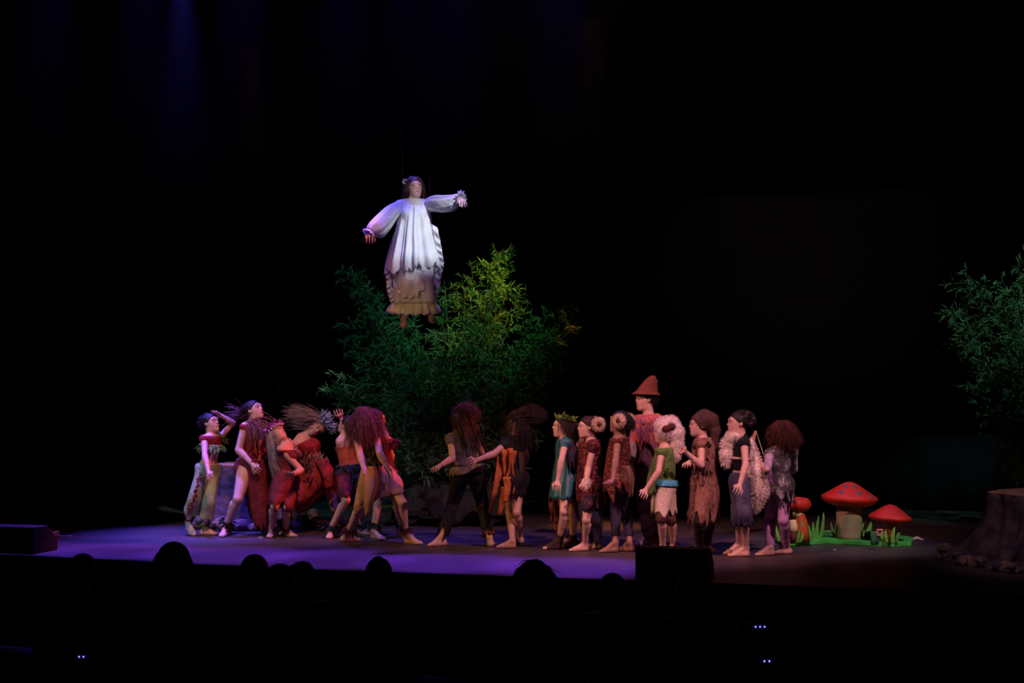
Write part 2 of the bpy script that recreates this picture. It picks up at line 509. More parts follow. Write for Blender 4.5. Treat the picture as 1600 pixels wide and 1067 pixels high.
def frame(yaw, pitch=0.0, roll=0.0):
    y, p, r = (math.radians(q) for q in (yaw, pitch, roll))
    f = np.array([math.sin(y), -math.cos(y), 0]); u = np.array([0, 0, 1.0]); l = np.cross(u, f)
    f, u = f * math.cos(p) + u * math.sin(p), u * math.cos(p) - f * math.sin(p)
    u, l = u * math.cos(r) + l * math.sin(r), l * math.cos(r) - u * math.sin(r)
    return f, l, u
def reach(prev, px, L, sgn):
    d = ray(*px[:2]); E = np.array([0, 0, EYE]) - prev
    a, b, c = d @ d, 2 * d @ E, E @ E - L * L
    q = b * b - 4 * a * c
    t = -b / (2 * a) if q < 0 else (-b + sgn * math.sqrt(q)) / (2 * a)
    return np.array([0, 0, EYE]) + d * t

class Fig:
    def __init__(s, label, Ht, feet, knees, pelvis, neck, head, yaw, face, arms, skin='fair', build=1.0, hyaw=None, adult=False, group='performers on the stage',
                 hh=None, base=None, free=False, face_parts=True, sh=None, cat='person'):
        s.Ht, H = Ht, Ht
        s.label = label
        g = {}
        if free is False:
            for k, (heel, toe, ank) in feet.items():
                g[k] = (ground(heel[0], heel[1], heel[2] if len(heel) > 2 else 0), ground(toe[0], toe[1], toe[2] if len(toe) > 2 else 0))
            s.Y0 = np.mean([q[1] for v in g.values() for q in v])
        else:
            s.Y0 = free
            for k, (heel, toe, ank) in feet.items():
                g[k] = (at(heel[0], heel[1], free + heel[2]), at(toe[0], toe[1], free + toe[2]))
        J = s.J
        s.base = np.mean([q for v in g.values() for q in v], 0) if base is None else np.array(base, float)
        if free is False: s.base[2] = 0
        P, N = J(pelvis), J(neck)
        u = nrm(N - P); T = np.linalg.norm(N - P)
        f0 = frame(yaw)[0]; f = nrm(f0 - (f0 @ u) * u); l = np.cross(u, f)
        hf = frame(yaw if hyaw is None else hyaw)[0]; hl = np.cross([0, 0, 1], hf)
        s.P, s.N, s.u, s.f, s.l, s.T, s.hf, s.hl = P, N, u, f, l, T, hf, hl
        b = build * .9
        pr = []
        pr += [el('pelvis', P + u * .03 * T, [hl, hf, np.cross(hl, hf)], np.array([.092 * b, .068 * b, .075]) * H, .03 * H),
               el('waist', P + u * .36 * T, [l, f, u], np.array([.074 * b, .055 * b, .10]) * H, .04 * H),
               el('chest', P + u * .68 * T + f * .004 * H, [l, f, u], np.array([.092 * b, .064 * b, .125]) * H, .035 * H)]
        S = {'L': N - u * .035 * H + l * .098 * H * b, 'R': N - u * .035 * H - l * .098 * H * b}
        if sh:
            for k, v in sh.items(): S[k] = J(v)
        for k in 'LR':
            pr.append(rc('sh' + k, N - u * .03 * H, S[k], .036 * H, .032 * H, .03 * H))
            pr.append(rc('pelvis', P - hf * .025 * H + (1 if k == 'L' else -1) * hl * .045 * H - u * .02 * H, P - hf * .028 * H + (1 if k == 'L' else -1) * hl * .045 * H, .05 * H * b, .05 * H * b, .03 * H))
            if adult:
                pr.append(rc('chest', P + u * .70 * T + f * .045 * H + (1 if k == 'L' else -1) * l * .042 * H, P + u * .67 * T + f * .056 * H + (1 if k == 'L' else -1) * l * .042 * H, .036 * H, .034 * H, .03 * H))
        s.S = S
        # legs
        s.K, s.A, s.hip, s.toe = {}, {}, {}, {}
        for k in feet:
            hip = P + (1 if k == 'L' else -1) * hl * .052 * H - u * .01 * H
            he, to = g[k]
            hz, tz = (feet[k][0][2] if len(feet[k][0]) > 2 else 0), (feet[k][1][2] if len(feet[k][1]) > 2 else 0)
            fd = nrm(to - he)
            # keep a foot of believable length, anchored between heel and toe
            mid, Lf = (he + to) / 2, .15 * H
            if free is False:
                cur = np.linalg.norm(to - he)
                if cur < .125 * H or cur > .17 * H:
                    he, to = mid - fd * Lf / 2, mid + fd * Lf / 2
                    if hz == 0: he[2] = 0
                    if tz == 0: to[2] = 0
            up = np.array([0, 0, 1.0]) if free is False else nrm(np.cross(np.cross(fd, [0, 0.3, 1]), fd))
            r1, r2, r3 = .021 * H, .02 * H, .012 * H
            side = np.cross(fd, up)
            Hc, Bc, Tc = he + up * r1 + fd * r1, he + (to - he) * .68 + up * r2 * .8, to + up * r3 - fd * r3
            if feet[k][2] is None:
                A = Hc + up * .03 * H + fd * .008 * H
            else:
                A = at(feet[k][2][0], feet[k][2][1], Hc[1]) if len(feet[k][2]) < 3 else J(feet[k][2])
                if free is False and hz == 0:
                    A = Hc + nrm(A - Hc + np.array([0, 0, .02])) * max(.03 * H, min(np.linalg.norm(A - Hc), .05 * H))
            pr += [rc('foot' + k, Hc, Bc, r1, r2, .012), rc('foot' + k, Bc - side * .012 * H, Tc - side * .008 * H, r2 * .75, r3, .01), rc('foot' + k, Bc + side * .012 * H, Tc + side * .012 * H - fd * .012 * H, r2 * .75, r3 * .85, .01),
                   rc('foot' + k, A, Hc, .021 * H, .02 * H, .015), rc('foot' + k, A + fd * .006 * H, Bc, .02 * H, r2 * .8, .015)]
            kp = knees[k]
            Lt, best = .245 * H, None
            for dy in np.linspace(-.35, .35, 57):
                q = at(kp[0], kp[1], (hip[1] + A[1]) / 2 + dy)
                sc = (np.linalg.norm(q - hip) - Lt) ** 2 + (np.linalg.norm(q - A) - Lt) ** 2 - .02 * (q - (hip + A) / 2) @ hf
                if best is None or sc < best[0]: best = (sc, q)
            K = best[1] if len(kp) < 3 else J(kp)
            s.K[k], s.A[k], s.hip[k], s.toe[k] = K, A, hip, to
            back = nrm((hip + A) / 2 - K - .2 * hf)
            pr += [rc('th' + k, hip, K, .058 * H * b, .033 * H * b, .03), rc('shin' + k, K, A, .032 * H * b, .021 * H, .015),
                   rc('shin' + k, K + (A - K) * .22 - hf * .012 * H, K + (A - K) * .5 - hf * .006 * H, .031 * H * b, .024 * H * b, .02)]
        # arms
        s.E, s.Wr, s.hand = {}, {}, {}
        for k, (e, w, h, pose) in arms.items():
            sg = 1 if k == 'L' else -1
            E = J(e) if len(e) > 3 else reach(S[k], e, .165 * H, e[2])
            Wp = J(w) if len(w) > 3 else reach(E, w, .145 * H, w[2])
            hp = reach(Wp, h, .1 * H, h[2])
            s.E[k], s.Wr[k] = E, Wp
            pr += [rc('ua' + k, S[k], E, .031 * H * b, .024 * H * b, .02), rc('fa' + k, E, Wp, .0245 * H * b, .0165 * H, .012),
                   rc('fa' + k, E + (Wp - E) * .15, E + (Wp - E) * .4, .026 * H * b, .023 * H * b, .015)]
            hd = nrm(hp - Wp)
            pn = {'in': -sg * l, 'down': np.array([0, 0, -1.0]), 'up': np.array([0, 0, 1.0]), 'cam': np.array([0, -1.0, 0]), 'away': np.array([0, 1.0, 0])}
            mode, face_to = pose.split('-') if '-' in pose else (pose, 'in')
            n = pn[face_to]; n = nrm(n - (n @ hd) * hd + 1e-4 * f)
            sd = np.cross(hd, n)
            if sd @ f < 0: sd = -sd
            if abs(sd @ f) < .2 and sd[2] < 0: sd = -sd
            c = {'relaxed': .45, 'fist': 1.5, 'flat': .06, 'open': .15, 'point': .25, 'grip': 1.15}[mode]
            L = .092 * H; r = max(.005 * H, .0072)
            pr += [rc('hand' + k, Wp, Wp + hd * L * .42 + sd * .1 * L, .0135 * H, .0115 * H, .008), rc('hand' + k, Wp, Wp + hd * L * .42 - sd * .14 * L, .013 * H, .0105 * H, .008)]
            for i, (o, ln) in enumerate(((.29, .9), (.10, 1.0), (-.10, .94), (-.28, .74))):
                a0 = Wp + hd * L * .44 + sd * o * L
                sp = sd * (o * (.5 if mode in ('open', 'flat') else .15))
                cc = c if not (mode == 'point' and i > 0) else 1.4
                d1 = nrm(hd * math.cos(cc * .7) + n * math.sin(cc * .7) + sp)
                d2 = nrm(hd * math.cos(cc * 1.7) + n * math.sin(cc * 1.7) + sp)
                a1 = a0 + d1 * L * .27 * ln; a2 = a1 + d2 * L * .26 * ln
                pr += [rc('hand' + k, a0, a1, r * 1.1, r, .004), rc('hand' + k, a1, a2, r, r * .8, .004)]
            t0 = Wp + hd * L * .14 + sd * .16 * L
            t1 = t0 + nrm(sd * .8 + hd * .7 + n * .25) * L * .26
            t2 = t1 + nrm(sd * (.25 if mode != 'flat' else .6) + hd * .9 + n * c * .4) * L * .22
            pr += [rc('hand' + k, t0, t1, r * 1.35, r * 1.1, .006), rc('hand' + k, t1, t2, r * 1.1, r * .85, .004)]
            s.hand[k] = (Wp, hd, n, sd)
        # head
        h = s.hh = hh or (.142 * H if adult else .155 * H)
        C = J(head)
        F, Lh, U = face if not np.isscalar(face[0]) else frame(*face)
        s.C, s.F, s.L, s.U = C, F, Lh, U
        M = [Lh, F, U]
        s.cran = el('head', C + U * .12 * h - F * .07 * h, M, np.array([.36, .44, .38]) * h, .03)
        hd = [s.cran, el('head', C - U * .14 * h + F * .08 * h, M, np.array([.29, .34, .35]) * h, .03),
              rc('head', C - U * .42 * h + F * .27 * h, C - U * .43 * h + F * .28 * h, .09 * h, .09 * h, .04),
              rc('head', C - U * .36 * h - F * .02 * h + Lh * .16 * h, C - U * .41 * h + F * .22 * h + Lh * .05 * h, .1 * h, .09 * h, .03),
              rc('head', C - U * .36 * h - F * .02 * h - Lh * .16 * h, C - U * .41 * h + F * .22 * h - Lh * .05 * h, .1 * h, .09 * h, .03),
              rc('head', C + U * .07 * h + F * .36 * h, C - U * .09 * h + F * .445 * h, .035 * h, .05 * h, .014),
              rc('head', C - U * .11 * h + F * .40 * h + Lh * .05 * h, C - U * .11 * h + F * .40 * h - Lh * .05 * h, .04 * h, .04 * h, .01),
              rc('head', C + U * .13 * h + F * .36 * h + Lh * .2 * h, C + U * .13 * h + F * .36 * h - Lh * .2 * h, .05 * h, .05 * h, .025),
              rc('head', C - U * .25 * h + F * .37 * h + Lh * .09 * h, C - U * .25 * h + F * .37 * h - Lh * .09 * h, .045 * h, .045 * h, .012),
              rc('neck', N - u * .02 * H, C - U * .2 * h - F * .1 * h, .036 * H, .033 * H, .02)]
        for sg in (1, -1):
            hd.append(el('head', C - F * .05 * h + sg * Lh * .36 * h - U * .02 * h, M, np.array([.035, .075, .125]) * h, .008))
        pr += hd
        s.pr = pr
        V, Q = field_mesh(pr)
        s.root = meshob('person', V, [Q], SKIN[skin], base=s.base)
        tag(s.root, label, cat, group)
        if face_parts:
            for sg in (1, -1):
                e = C + U * .03 * h + F * .345 * h + sg * Lh * .15 * h
                m = MB(); m.lathe([(.001, -.055 * h), (.04 * h, -.038 * h), (.056 * h, 0), (.04 * h, .038 * h), (.001, .055 * h)], e, 10)
                eo = m.build('eye', EYEW, s.root, s.base, True)
                m = MB(); e2 = e + F * .03 * h; m.lathe([(.001, -.042 * h), (.04 * h, -.014 * h), (.04 * h, .014 * h), (.001, .042 * h)], e2, 8)
                m.build('iris', IRIS, eo, s.base, True)
                m = MB(); q = C + U * .15 * h + F * .41 * h
                m.tube([q + sg * Lh * .085 * h, q + sg * Lh * .15 * h + U * .03 * h, q + sg * Lh * .25 * h - F * .06 * h], [.014 * h, .02 * h, .01 * h])
                m.build('eyebrow', BROW, s.root, s.base, True)
            m = MB(); q = C - U * .25 * h + F * .405 * h
            m.tube([q + Lh * .11 * h - F * .03 * h, q + F * .012 * h, q - Lh * .11 * h - F * .03 * h], [.018 * h, .034 * h, .018 * h])
            m.build('lips', LIPS, s.root, s.base, True)
    def J(s, p):
        return at(p[0], p[1], s.Y0 + (p[2] if len(p) > 2 else 0))
    def part(s, name, V, faces, m, thick=0.0, label=None):
        o = meshob(name, V, faces if isinstance(faces, list) else [faces], m, s.root, s.base)
        if thick: solidify(o, thick)
        if label: o['label'] = label
        if any(q in name for q in ('fringe', 'feather', 'leaf_', 'lace_stripe', 'shreds', 'strands', 'threads', 'shawl_', 'petal', 'flower_crown', 'shaggy')):
            o['kind'] = 'stuff'          # dozens of slivers too small to pick apart
        return o
    # ---- close-fitting clothes grown from the body itself
    def tight(s, name, tags, e, m, clips=(), cut=None, kmul=1.0, label=None, extra=()):
        cut = cut or {}
        ps = []
        for p in s.pr:
            if p[1] in tags:
                if p[1] in cut and p[0] == 'c':
                    t0, t1 = cut[p[1]]
                    top = p[1][:2]
                    a, b = s._bone(p[1])
                    ax = nrm(b - a); Lb = np.linalg.norm(b - a)
                    q0, q1 = (p[2] - a) @ ax / Lb, (p[3] - a) @ ax / Lb
                    if q0 > t1 or q1 < t0: continue
                    f0, f1 = np.clip((t0 - q0) / (q1 - q0), 0, 1), np.clip((t1 - q0) / (q1 - q0), 0, 1)
                    a2, b2 = p[2] + (p[3] - p[2]) * f0, p[2] + (p[3] - p[2]) * f1
                    r = lambda f: p[4] + (p[5] - p[4]) * f
                    ps.append(('c', p[1], a2, b2, r(f0), r(f1), p[6]))
                else:
                    ps.append(p)
        V, Q = field_mesh(ps + list(extra), e, clips, kmul=kmul)
        return s.part(name, V, Q, m, label=label)
    def _bone(s, t):
        k = t[-1]
        a, b = {'ua': (s.S, s.E), 'fa': (s.E, s.Wr), 'th': (s.hip, s.K), 'shin': (s.K, s.A)}[t[:-1]]
        return a[k], b[k]
    # ---- loose clothes: each ring (left x, y, right x, y, depth radius, depth offset)
    def rings(s, rs):
        out = []
        for r in rs:
            xl, yl, xr, yr, rd = r[:5]
            dy = r[5] if len(r) > 5 else 0
            tw = r[6] if len(r) > 6 else 0
            p, q = at(xl, yl, s.Y0 + dy + tw), at(xr, yr, s.Y0 + dy - tw)
            out.append(((p + q) / 2, (q - p) / 2, np.array([0, rd, 0])))
        return out
    def drape(s, V, n, margin=.02, tags=('pelvis', 'waist', 'chest', 'thL', 'thR', 'shinL', 'shinR', 'shL', 'shR')):
        W = V.reshape(-1, n, 3)
        c = W.mean(1, keepdims=True)
        d = W - c; d /= np.linalg.norm(d, axis=2)[..., None] + 1e-9
        ps = [p for p in s.pr if p[1] in tags]
        for _ in range(5):
            dist = np.min([prim_d(p, W[..., 0], W[..., 1], W[..., 2]) for p in ps], 0)
            W = W + d * np.clip(margin - dist, 0, .05)[..., None]
        return W.reshape(-1, 3)
    def cloth(s, name, rs, m, thick=0.008, label=None, fit=.022, tags=('pelvis', 'waist', 'chest', 'thL', 'thR', 'shinL', 'shinR', 'shL', 'shR'), **kw):
        V, Q = loft(s.rings(rs), **kw)
        if fit: V = s.drape(V, kw.get('n', 56), fit, tags)
        return s.part(name, V, Q, m, thick, label)
    def limb_cloth(s, name, pts, radii, m, thick=0.006, label=None, fit=.018, k='', **kw):
        pts = [np.array(p, float) for p in pts]
        rg = []
        for i, p in enumerate(pts):
            d = nrm(pts[min(i + 1, len(pts) - 1)] - pts[max(i - 1, 0)])
            x = nrm(np.cross(d, [0, 1, 0.2])); y = np.cross(d, x)
            rg.append((p, x * radii[i], y * radii[i]))
        V, Q = loft(rg, **kw)
        if fit: V = s.drape(V, kw.get('n', 56), fit, ('th' + k, 'shin' + k))
        return s.part(name, V, Q, m, thick, label)
    def leg_cloth(s, name, k, t, radii, m, **kw):
        h, K, A = s.hip[k], s.K[k], s.A[k]
        return s.limb_cloth(name, [h + [0, 0, .02], (h + K) / 2, K, K + (A - K) * t * .6, K + (A - K) * t], radii, m, k=k, **kw)
    # ---- hair
    def scalp(s, n, seed=0, low=-.5):
        rng = np.random.default_rng(seed)
        v = rng.normal(size=(n * 4, 3)); v /= np.linalg.norm(v, axis=1)[:, None]
        f, u = v[:, 1], v[:, 2]
        k = u > low + 1.1 * np.clip((f + .3) / .9, 0, 1)
        v = v[k & (f < .72)][:n]
        c = s.cran
        p = c[2] + (v * c[4]) @ c[3]
        nn = (v / c[4]) @ c[3]; nn /= np.linalg.norm(nn, axis=1)[:, None]
        return p, nn
    def cap_mesh(s, e=.008, front=.30):
        h = s.hh
        P = s.C + s.U * front * h + s.F * .36 * h
        return field_mesh([s.cran], e, [(P, s.F * .35 - s.U * .38)])
    def hair(s, m, n=500, length=.3, target=(0, 0, -1), d0=None, pull=.35, wave=0, wfreq=2.0, noise=.12, r=.0035, steps=9, seed=1, extra=(), name='hair', out=.25, low=-.5, avoid=True, cap=True, margin=.006, label=None, lat=0.0):
        P, Nn = s.scalp(n, seed, low)
        T = np.broadcast_to(np.asarray(target, float), Nn.shape)
        T = T - (T * Nn).sum(1)[:, None] * Nn
        T = T / (np.linalg.norm(T, axis=1)[:, None] + 1e-6)
        if lat:
            w = np.clip((Nn @ s.F) * 1.6 + .35, 0, 1)[:, None] * min(1, lat)
            T = T * (1 - w) + w * (np.sign(Nn @ s.L)[:, None] * s.L * 1.0 - s.F * .35 - s.U * .35)
        D = Nn * out + T + (np.asarray(d0, float) if d0 is not None else np.array([0, 0, 0.0]))
        av = [p for p in s.pr if p[1] in ('head', 'neck', 'chest', 'waist', 'shL', 'shR', 'pelvis')] if avoid else [s.cran]
        pts = [strands(P, D, length, target, r=r, steps=steps, pull=pull, wave=wave, wfreq=wfreq, noise=noise, avoid=av, margin=margin, seed=seed)]
        if cap: pts.append(s.cap_mesh())
        V, F = join(pts + list(extra))
        return s.part(name, V, F, m, label=label)
    def tuft(s, name, c, axis, r, length, n, m, d=None, drop=.5, width=.012, seed=0, kind='blade', label=None):
        """a ring of feathers or shreds round a limb."""
        V, F = tuft_ring(c, axis, r, length, n, drop, width, seed, kind)
        return s.part(name, V, F, m, label=label)
    def anklet(s, k, m, length=.09, n=70, r=None, name='anklet', kind='blade', up=.06, seed=0, width=.014):
        A, K = s.A[k], s.K[k]
        ax = nrm(K - A)
        return s.tuft(name, A + ax * up, ax, r or .026 * s.Ht, length, n, m, drop=.9, seed=seed, kind=kind, width=width)
def tuft_ring(c, axis, r, length, n, drop=.5, width=.012, seed=0, kind='blade'):
    rng = np.random.default_rng(seed)
    ax = nrm(axis); x = nrm(np.cross(ax, [.3, 1, .2])); y = np.cross(ax, x)
    th = rng.uniform(0, 6.283, n)
    o = np.cos(th)[:, None] * x + np.sin(th)[:, None] * y
    P = np.asarray(c) + o * r + ax * rng.normal(0, .012, n)[:, None]
    D = o + drop * -ax + .35 * rng.normal(size=(n, 3))
    L = length * rng.uniform(.6, 1.2, n)
    if kind == 'blade':
        V, T = blades(P, D, o + .5 * rng.normal(size=(n, 3)), L, width * rng.uniform(.7, 1.4, n), bend=.6)
    else:
        V, T = strands(P, D, L, (0, 0, -1), r=width * .25, steps=5, pull=.2, noise=.2, seed=seed)
    # the band the tufts are sewn to
    k = 20
    t = np.linspace(0, 6.283, k, endpoint=False)
    ring = np.cos(t)[:, None] * x + np.sin(t)[:, None] * y
    B = np.concatenate([np.asarray(c) + ring * (r + q[0]) + ax * q[1] for q in ((-.006, .014), (.006, .01), (.006, -.01), (-.006, -.014))])
    i, j = np.meshgrid(np.arange(3), np.arange(k), indexing='ij')
    Q = np.stack([i * k + j, i * k + (j + 1) % k, (i + 1) * k + (j + 1) % k, (i + 1) * k + j], -1).reshape(-1, 4)
    return join([(V, T), (B, Q)])
def fur_on(V, Q, n, length, r=.003, seed=0, target=(0, 0, -1), pull=.15, noise=.25):
    """short strands scattered over a quad surface."""
    rng = np.random.default_rng(seed)
    a, b, c, d = (V[Q[:, i]] for i in range(4))
    nr = np.cross(c - a, d - b); ar = np.linalg.norm(nr, axis=1)
    i = rng.choice(len(Q), n, p=ar / ar.sum())
    u, v = rng.uniform(size=(2, n, 1))
    P = (a[i] * (1 - u) + b[i] * u) * (1 - v) + (d[i] * (1 - u) + c[i] * u) * v
    D = nr[i] / (ar[i][:, None] + 1e-12)
    return strands(P, D, length, target, r=r, steps=4, pull=pull, noise=noise, seed=seed)
def shreds(P, length, width, m=None, seed=0, target=(0, 0, -1), noise=.1, steps=6):
    """hanging strips of torn cloth."""
    rng = np.random.default_rng(seed)
    P = np.asarray(P, float); N = len(P)
    L = np.broadcast_to(length, (N,)) * rng.uniform(.6, 1.15, N)
    A = np.zeros((N, steps + 1, 3)); A[:, 0] = P
    d = np.tile(np.asarray(target, float), (N, 1))
    for s in range(steps):
        d = d + .5 * np.asarray(target) + noise * rng.normal(size=(N, 3)); d /= np.linalg.norm(d, axis=1)[:, None]
        A[:, s + 1] = A[:, s] + d * (L / steps)[:, None]
    th = rng.uniform(0, 3.14, N)
    sd = np.stack([np.cos(th), np.sin(th), 0 * th], 1)[:, None] * (np.broadcast_to(width, (N,))[:, None] * np.linspace(1, .45, steps + 1))[..., None] / 2
    V = np.stack([A - sd, A + sd], 2).reshape(-1, 3)
    b = (np.arange(N)[:, None] * (steps + 1) + np.arange(steps)[None]).reshape(-1) * 2
    return V, np.stack([b, b + 1, b + 3, b + 2], 1)

# ------------------------------------------------------------------ cloth and hair
def cl(name, c, c2=None, **k):
    k.setdefault('rough', .85); k.setdefault('bump', .6); k.setdefault('bscale', 20); k.setdefault('spec', .2)
    return mat(name, c, c2 or tuple(q * .65 for q in c), **k)
H_BLACK = cl('hair_black', (.018, .012, .011), rough=.55, spec=.3)
H_DARK = cl('hair_dark_brown', (.035, .016, .012), rough=.55, spec=.3)
H_RED = cl('hair_dark_red', (.085, .018, .012), rough=.55, spec=.35)
H_AUB = cl('hair_auburn', (.12, .04, .042), rough=.55, spec=.35)
H_BRN = cl('hair_brown', (.075, .038, .024), rough=.55, spec=.35)
H_SIL = cl('hair_silver', (.38, .33, .29), rough=.5)
H_ASH = cl('hair_ash', (.26, .2, .18), rough=.5)
WHITEC = cl('white_cotton', (.82, .79, .80), (.74, .71, .72), scale=6, trans=.18, bscale=25)
CRIM = cl('crimson_cloth', (.26, .025, .03))
RED = cl('brick_red_cloth', (.33, .055, .035), (.24, .035, .025), scale=8)
RUST = cl('rust_cloth', (.42, .1, .04), (.3, .06, .03), scale=8)
WINE = cl('wine_cloth', (.17, .025, .03), (.11, .015, .02), scale=8)
TAN = cl('tan_suede', (.42, .25, .155), (.34, .19, .11), scale=9)
BLKC = cl('black_cloth', (.014, .013, .016))
NAVY = cl('navy_cloth', (.035, .03, .055))
TEAL = cl('teal_satin', (.02, .16, .17), (.015, .12, .13), rough=.4, spec=.5, bump=.1)
LACE = cl('red_brown_lace', (.22, .045, .035), (.04, .012, .014), scale=38, hi=.52)
LACE2 = cl('rust_lace', (.24, .06, .035), (.06, .018, .015), scale=38, hi=.52)
ORNG = cl('orange_rag', (.5, .16, .045), (.36, .1, .03))
GRNP = cl('pale_green_cloth', (.34, .42, .2), (.25, .33, .15), scale=7)
GRNV = cl('moss_green_cloth', (.13, .23, .06), (.09, .16, .045), scale=7)
LEAF = cl('leaf_green', (.16, .27, .05), (.07, .15, .03))
CREAM = cl('cream_linen', (.62, .54, .42), (.53, .45, .34), scale=7)
FURW = cl('white_fur', (.78, .70, .62), (.65, .56, .48), scale=12)
FURC = cl('cream_fleece', (.6, .46, .34), (.42, .3, .2), scale=22)
FURD = cl('dark_fur', (.09, .03, .025))
FEAB = cl('black_feather', (.015, .02, .025), rough=.5)
FEAR = cl('wine_feather', (.12, .02, .025), rough=.6)
FEABR = cl('brown_feather', (.22, .1, .05), (.1, .04, .025), rough=.6)
FEAU = cl('blue_petal', (.36, .46, .58), (.22, .32, .46), rough=.6)
PURPF = cl('purple_petal', (.4, .1, .38), (.2, .05, .22), rough=.6)
BROWN = cl('brown_felt', (.075, .04, .03), (.05, .028, .022))
RAGT = cl('brown_rag', (.27, .14, .095), (.17, .08, .055), scale=12)
HATF = cl('rust_felt', (.17, .05, .025), (.12, .035, .018), scale=7)
SHAWL = cl('mottled_shawl', (.55, .13, .06), (.26, .1, .2), scale=16)
MAUVE = cl('mauve_cloth', (.15, .07, .09), (.1, .05, .07), scale=6)
STRIPE = cl('striped_knit', (.3, .15, .08), (.04, .02, .02), scale=20)
DENIM = cl('dark_denim', (.07, .075, .12), (.05, .05, .09), scale=12)
LILAC = cl('lilac_legging', (.42, .24, .42), (.36, .19, .36), scale=14)
SILV = cl('black_silver_vest', (.06, .06, .065), (.3, .32, .3), scale=11, rough=.35, spec=.6, lo=.52, hi=.62)
GREYT = cl('grey_jersey', (.16, .14, .17), (.11, .1, .12))
SOCK = cl('dark_brown_sock', (.055, .03, .03))
SHOE = cl('pale_shoe', (.5, .42, .4))
WOOD = cl('bow_wood', (.5, .24, .1), (.36, .16, .06), bscale=20)
CORD = cl('pale_cord', (.6, .5, .38))
PEARL = mat('pearl_bead', (.7, .66, .62), rough=.3)
LEATH = cl('dark_leather', (.09, .04, .03), rough=.5)
SKY = cl('sky_blue_sash', (.08, .42, .55))
TORSO = ('pelvis', 'waist', 'chest', 'shL', 'shR')
Z = np.array([0, 0, 1.0])

def sleeve(f, k, t1, e, m, name='sleeve'):
    return f.tight(name, ('ua' + k,), e, m, cut={'ua' + k: (0, t1)})
def leggings(f, m, t=.9, e=.012, name='leggings', legs='LR'):
    return f.tight(name, ('pelvis',) + tuple(q + k for k in legs for q in ('th', 'shin')), e, m, cut={'shin' + k: (0, t) for k in legs}, clips=[(f.P + f.u * .24 * f.T, f.u)])
def bodice(f, m, top=.88, bot=.05, e=.013, name='top', rag=0, tags=TORSO):
    return f.tight(name, tags, e, m, clips=[(f.P + f.u * top * f.T, f.u), (f.P + f.u * bot * f.T, -f.u, rag, 60)])
def bracelet(f, k, m, name='bracelet', r=.022, w=.018):
    Wp, hd = f.hand[k][:2]
    V, F = tuft_ring(Wp - hd * .02, hd, r * f.Ht / 1.5, .004, 4, width=.003)
    return f.part(name, V, F, m)
def ear_ring(f, side, ctr, R=.066, tube=.027, n=420, seed=0):
    """a round fleece horn with a dark button, worn over one ear."""
    s = 1 if side == 'L' else -1
    ax = nrm(f.L * s); x = nrm(f.U); y = np.cross(ax, x)
    th = np.linspace(0, 2 * math.pi, 14, endpoint=False)
    pts = [ctr + (x * math.cos(t) + y * math.sin(t)) * R * .62 for t in th]
    V, Q = field_mesh([rc('m', pts[i], pts[(i + 1) % 14], tube, tube, .02) for i in range(14)], vox=.006)
    fv = fur_on(V, Q, n, .014, r=.0028, seed=seed)
    V2, F2 = join([(V, Q), fv])
    o = f.part('fleece_horn', V2, F2, FURC)
    mb = MB(); mb.lathe([(.001, -.03), (.03, -.02), (.034, .004), (.026, .022), (.001, .03)], ctr + ax * .012, 14, R=np.stack([x, y, ax], 1))
    mb.build('horn_button', FURD, f.root, f.base, True)
    return o

# ---- child with a hand to the brow
f = Fig('child in pale green cropped trousers shading the eyes, leftmost on stage', 1.42,
        {'R': ((293, 828, .05), (304, 838), (294.5, 815)), 'L': ((316, 836), (337, 836), (321, 821))}, {'R': (306, 776), 'L': (326, 783)},
        (326, 731), (331, 679), (329, 661), 62, (66, 18, 0),
        {'R': ((320, 712, -1), (325.5, 737, -1), (328.5, 750, -1), 'relaxed'), 'L': ((364, 661, 1), (343, 648, -1), (331, 640, -1), 'flat-down')}, skin='fair')
f.hair(H_BLACK, 700, .06, -f.F * .8 - Z * .3, pull=.3, noise=.25, r=.004, seed=2, out=.6)
f.tight('crop_top', ('chest', 'shL', 'shR'), .014, CRIM, clips=[(f.P + f.u * .62 * f.T, -f.u), (f.N - f.u * .01, f.u)])
c = f.P + f.u * .66 * f.T
V, F = tuft_ring(c, f.u, .118, .085, 150, drop=1.1, width=.018, seed=3); f.part('leaf_fringe', V, F, LEAF)
V, F = tuft_ring(f.S['L'] + nrm(f.E['L'] - f.S['L']) * .05, f.E['L'] - f.S['L'], .055, .08, 80, drop=.4, width=.016, seed=4); f.part('leaf_sleeve', V, F, LEAF)
mb = MB()
for t in np.linspace(0, 2 * math.pi, 26, endpoint=False):
    q = c + f.l * math.cos(t) * .15 + f.f * math.sin(t) * .105
    mb.lathe([(.001, -.009), (.009, 0), (.001, .009)], q + f.u * .012, 6)
mb.build('pearl_trim', PEARL, f.root, f.base, True)
f.tight('trouser_seat', ('pelvis', 'thL', 'thR'), .02, GRNP, cut={'thL': (0, .5), 'thR': (0, .5)}, clips=[(f.P + f.u * .12 * f.T, f.u)])
f.leg_cloth('trouser_leg', 'R', .62, (.075, .08, .078, .08, .086), GRNP, fold=.05, ff=7, rag=.018, rf=9, seed=5)
f.leg_cloth('trouser_leg', 'L', .62, (.075, .078, .076, .078, .082), GRNP, fold=.05, ff=7, rag=.018, rf=9, seed=6)
_pp = [f.hip['R'], f.K['R'], f.K['R'] + (f.A['R'] - f.K['R']) * .6]
P = np.array([(_pp[0] + (_pp[1] - _pp[0]) * t / .55 if t < .55 else _pp[1] + (_pp[2] - _pp[1]) * (t - .55) / .45) + np.array([-.0, -.10, 0]) for t in np.linspace(.05, .98, 60)])
V, F = blades(P, np.random.default_rng(1).normal(size=(60, 3)) + [0, -.2, -.6], np.tile([0, -1., 0], (60, 1)), .05, .022); f.part('lace_stripe', V, F, WINE)
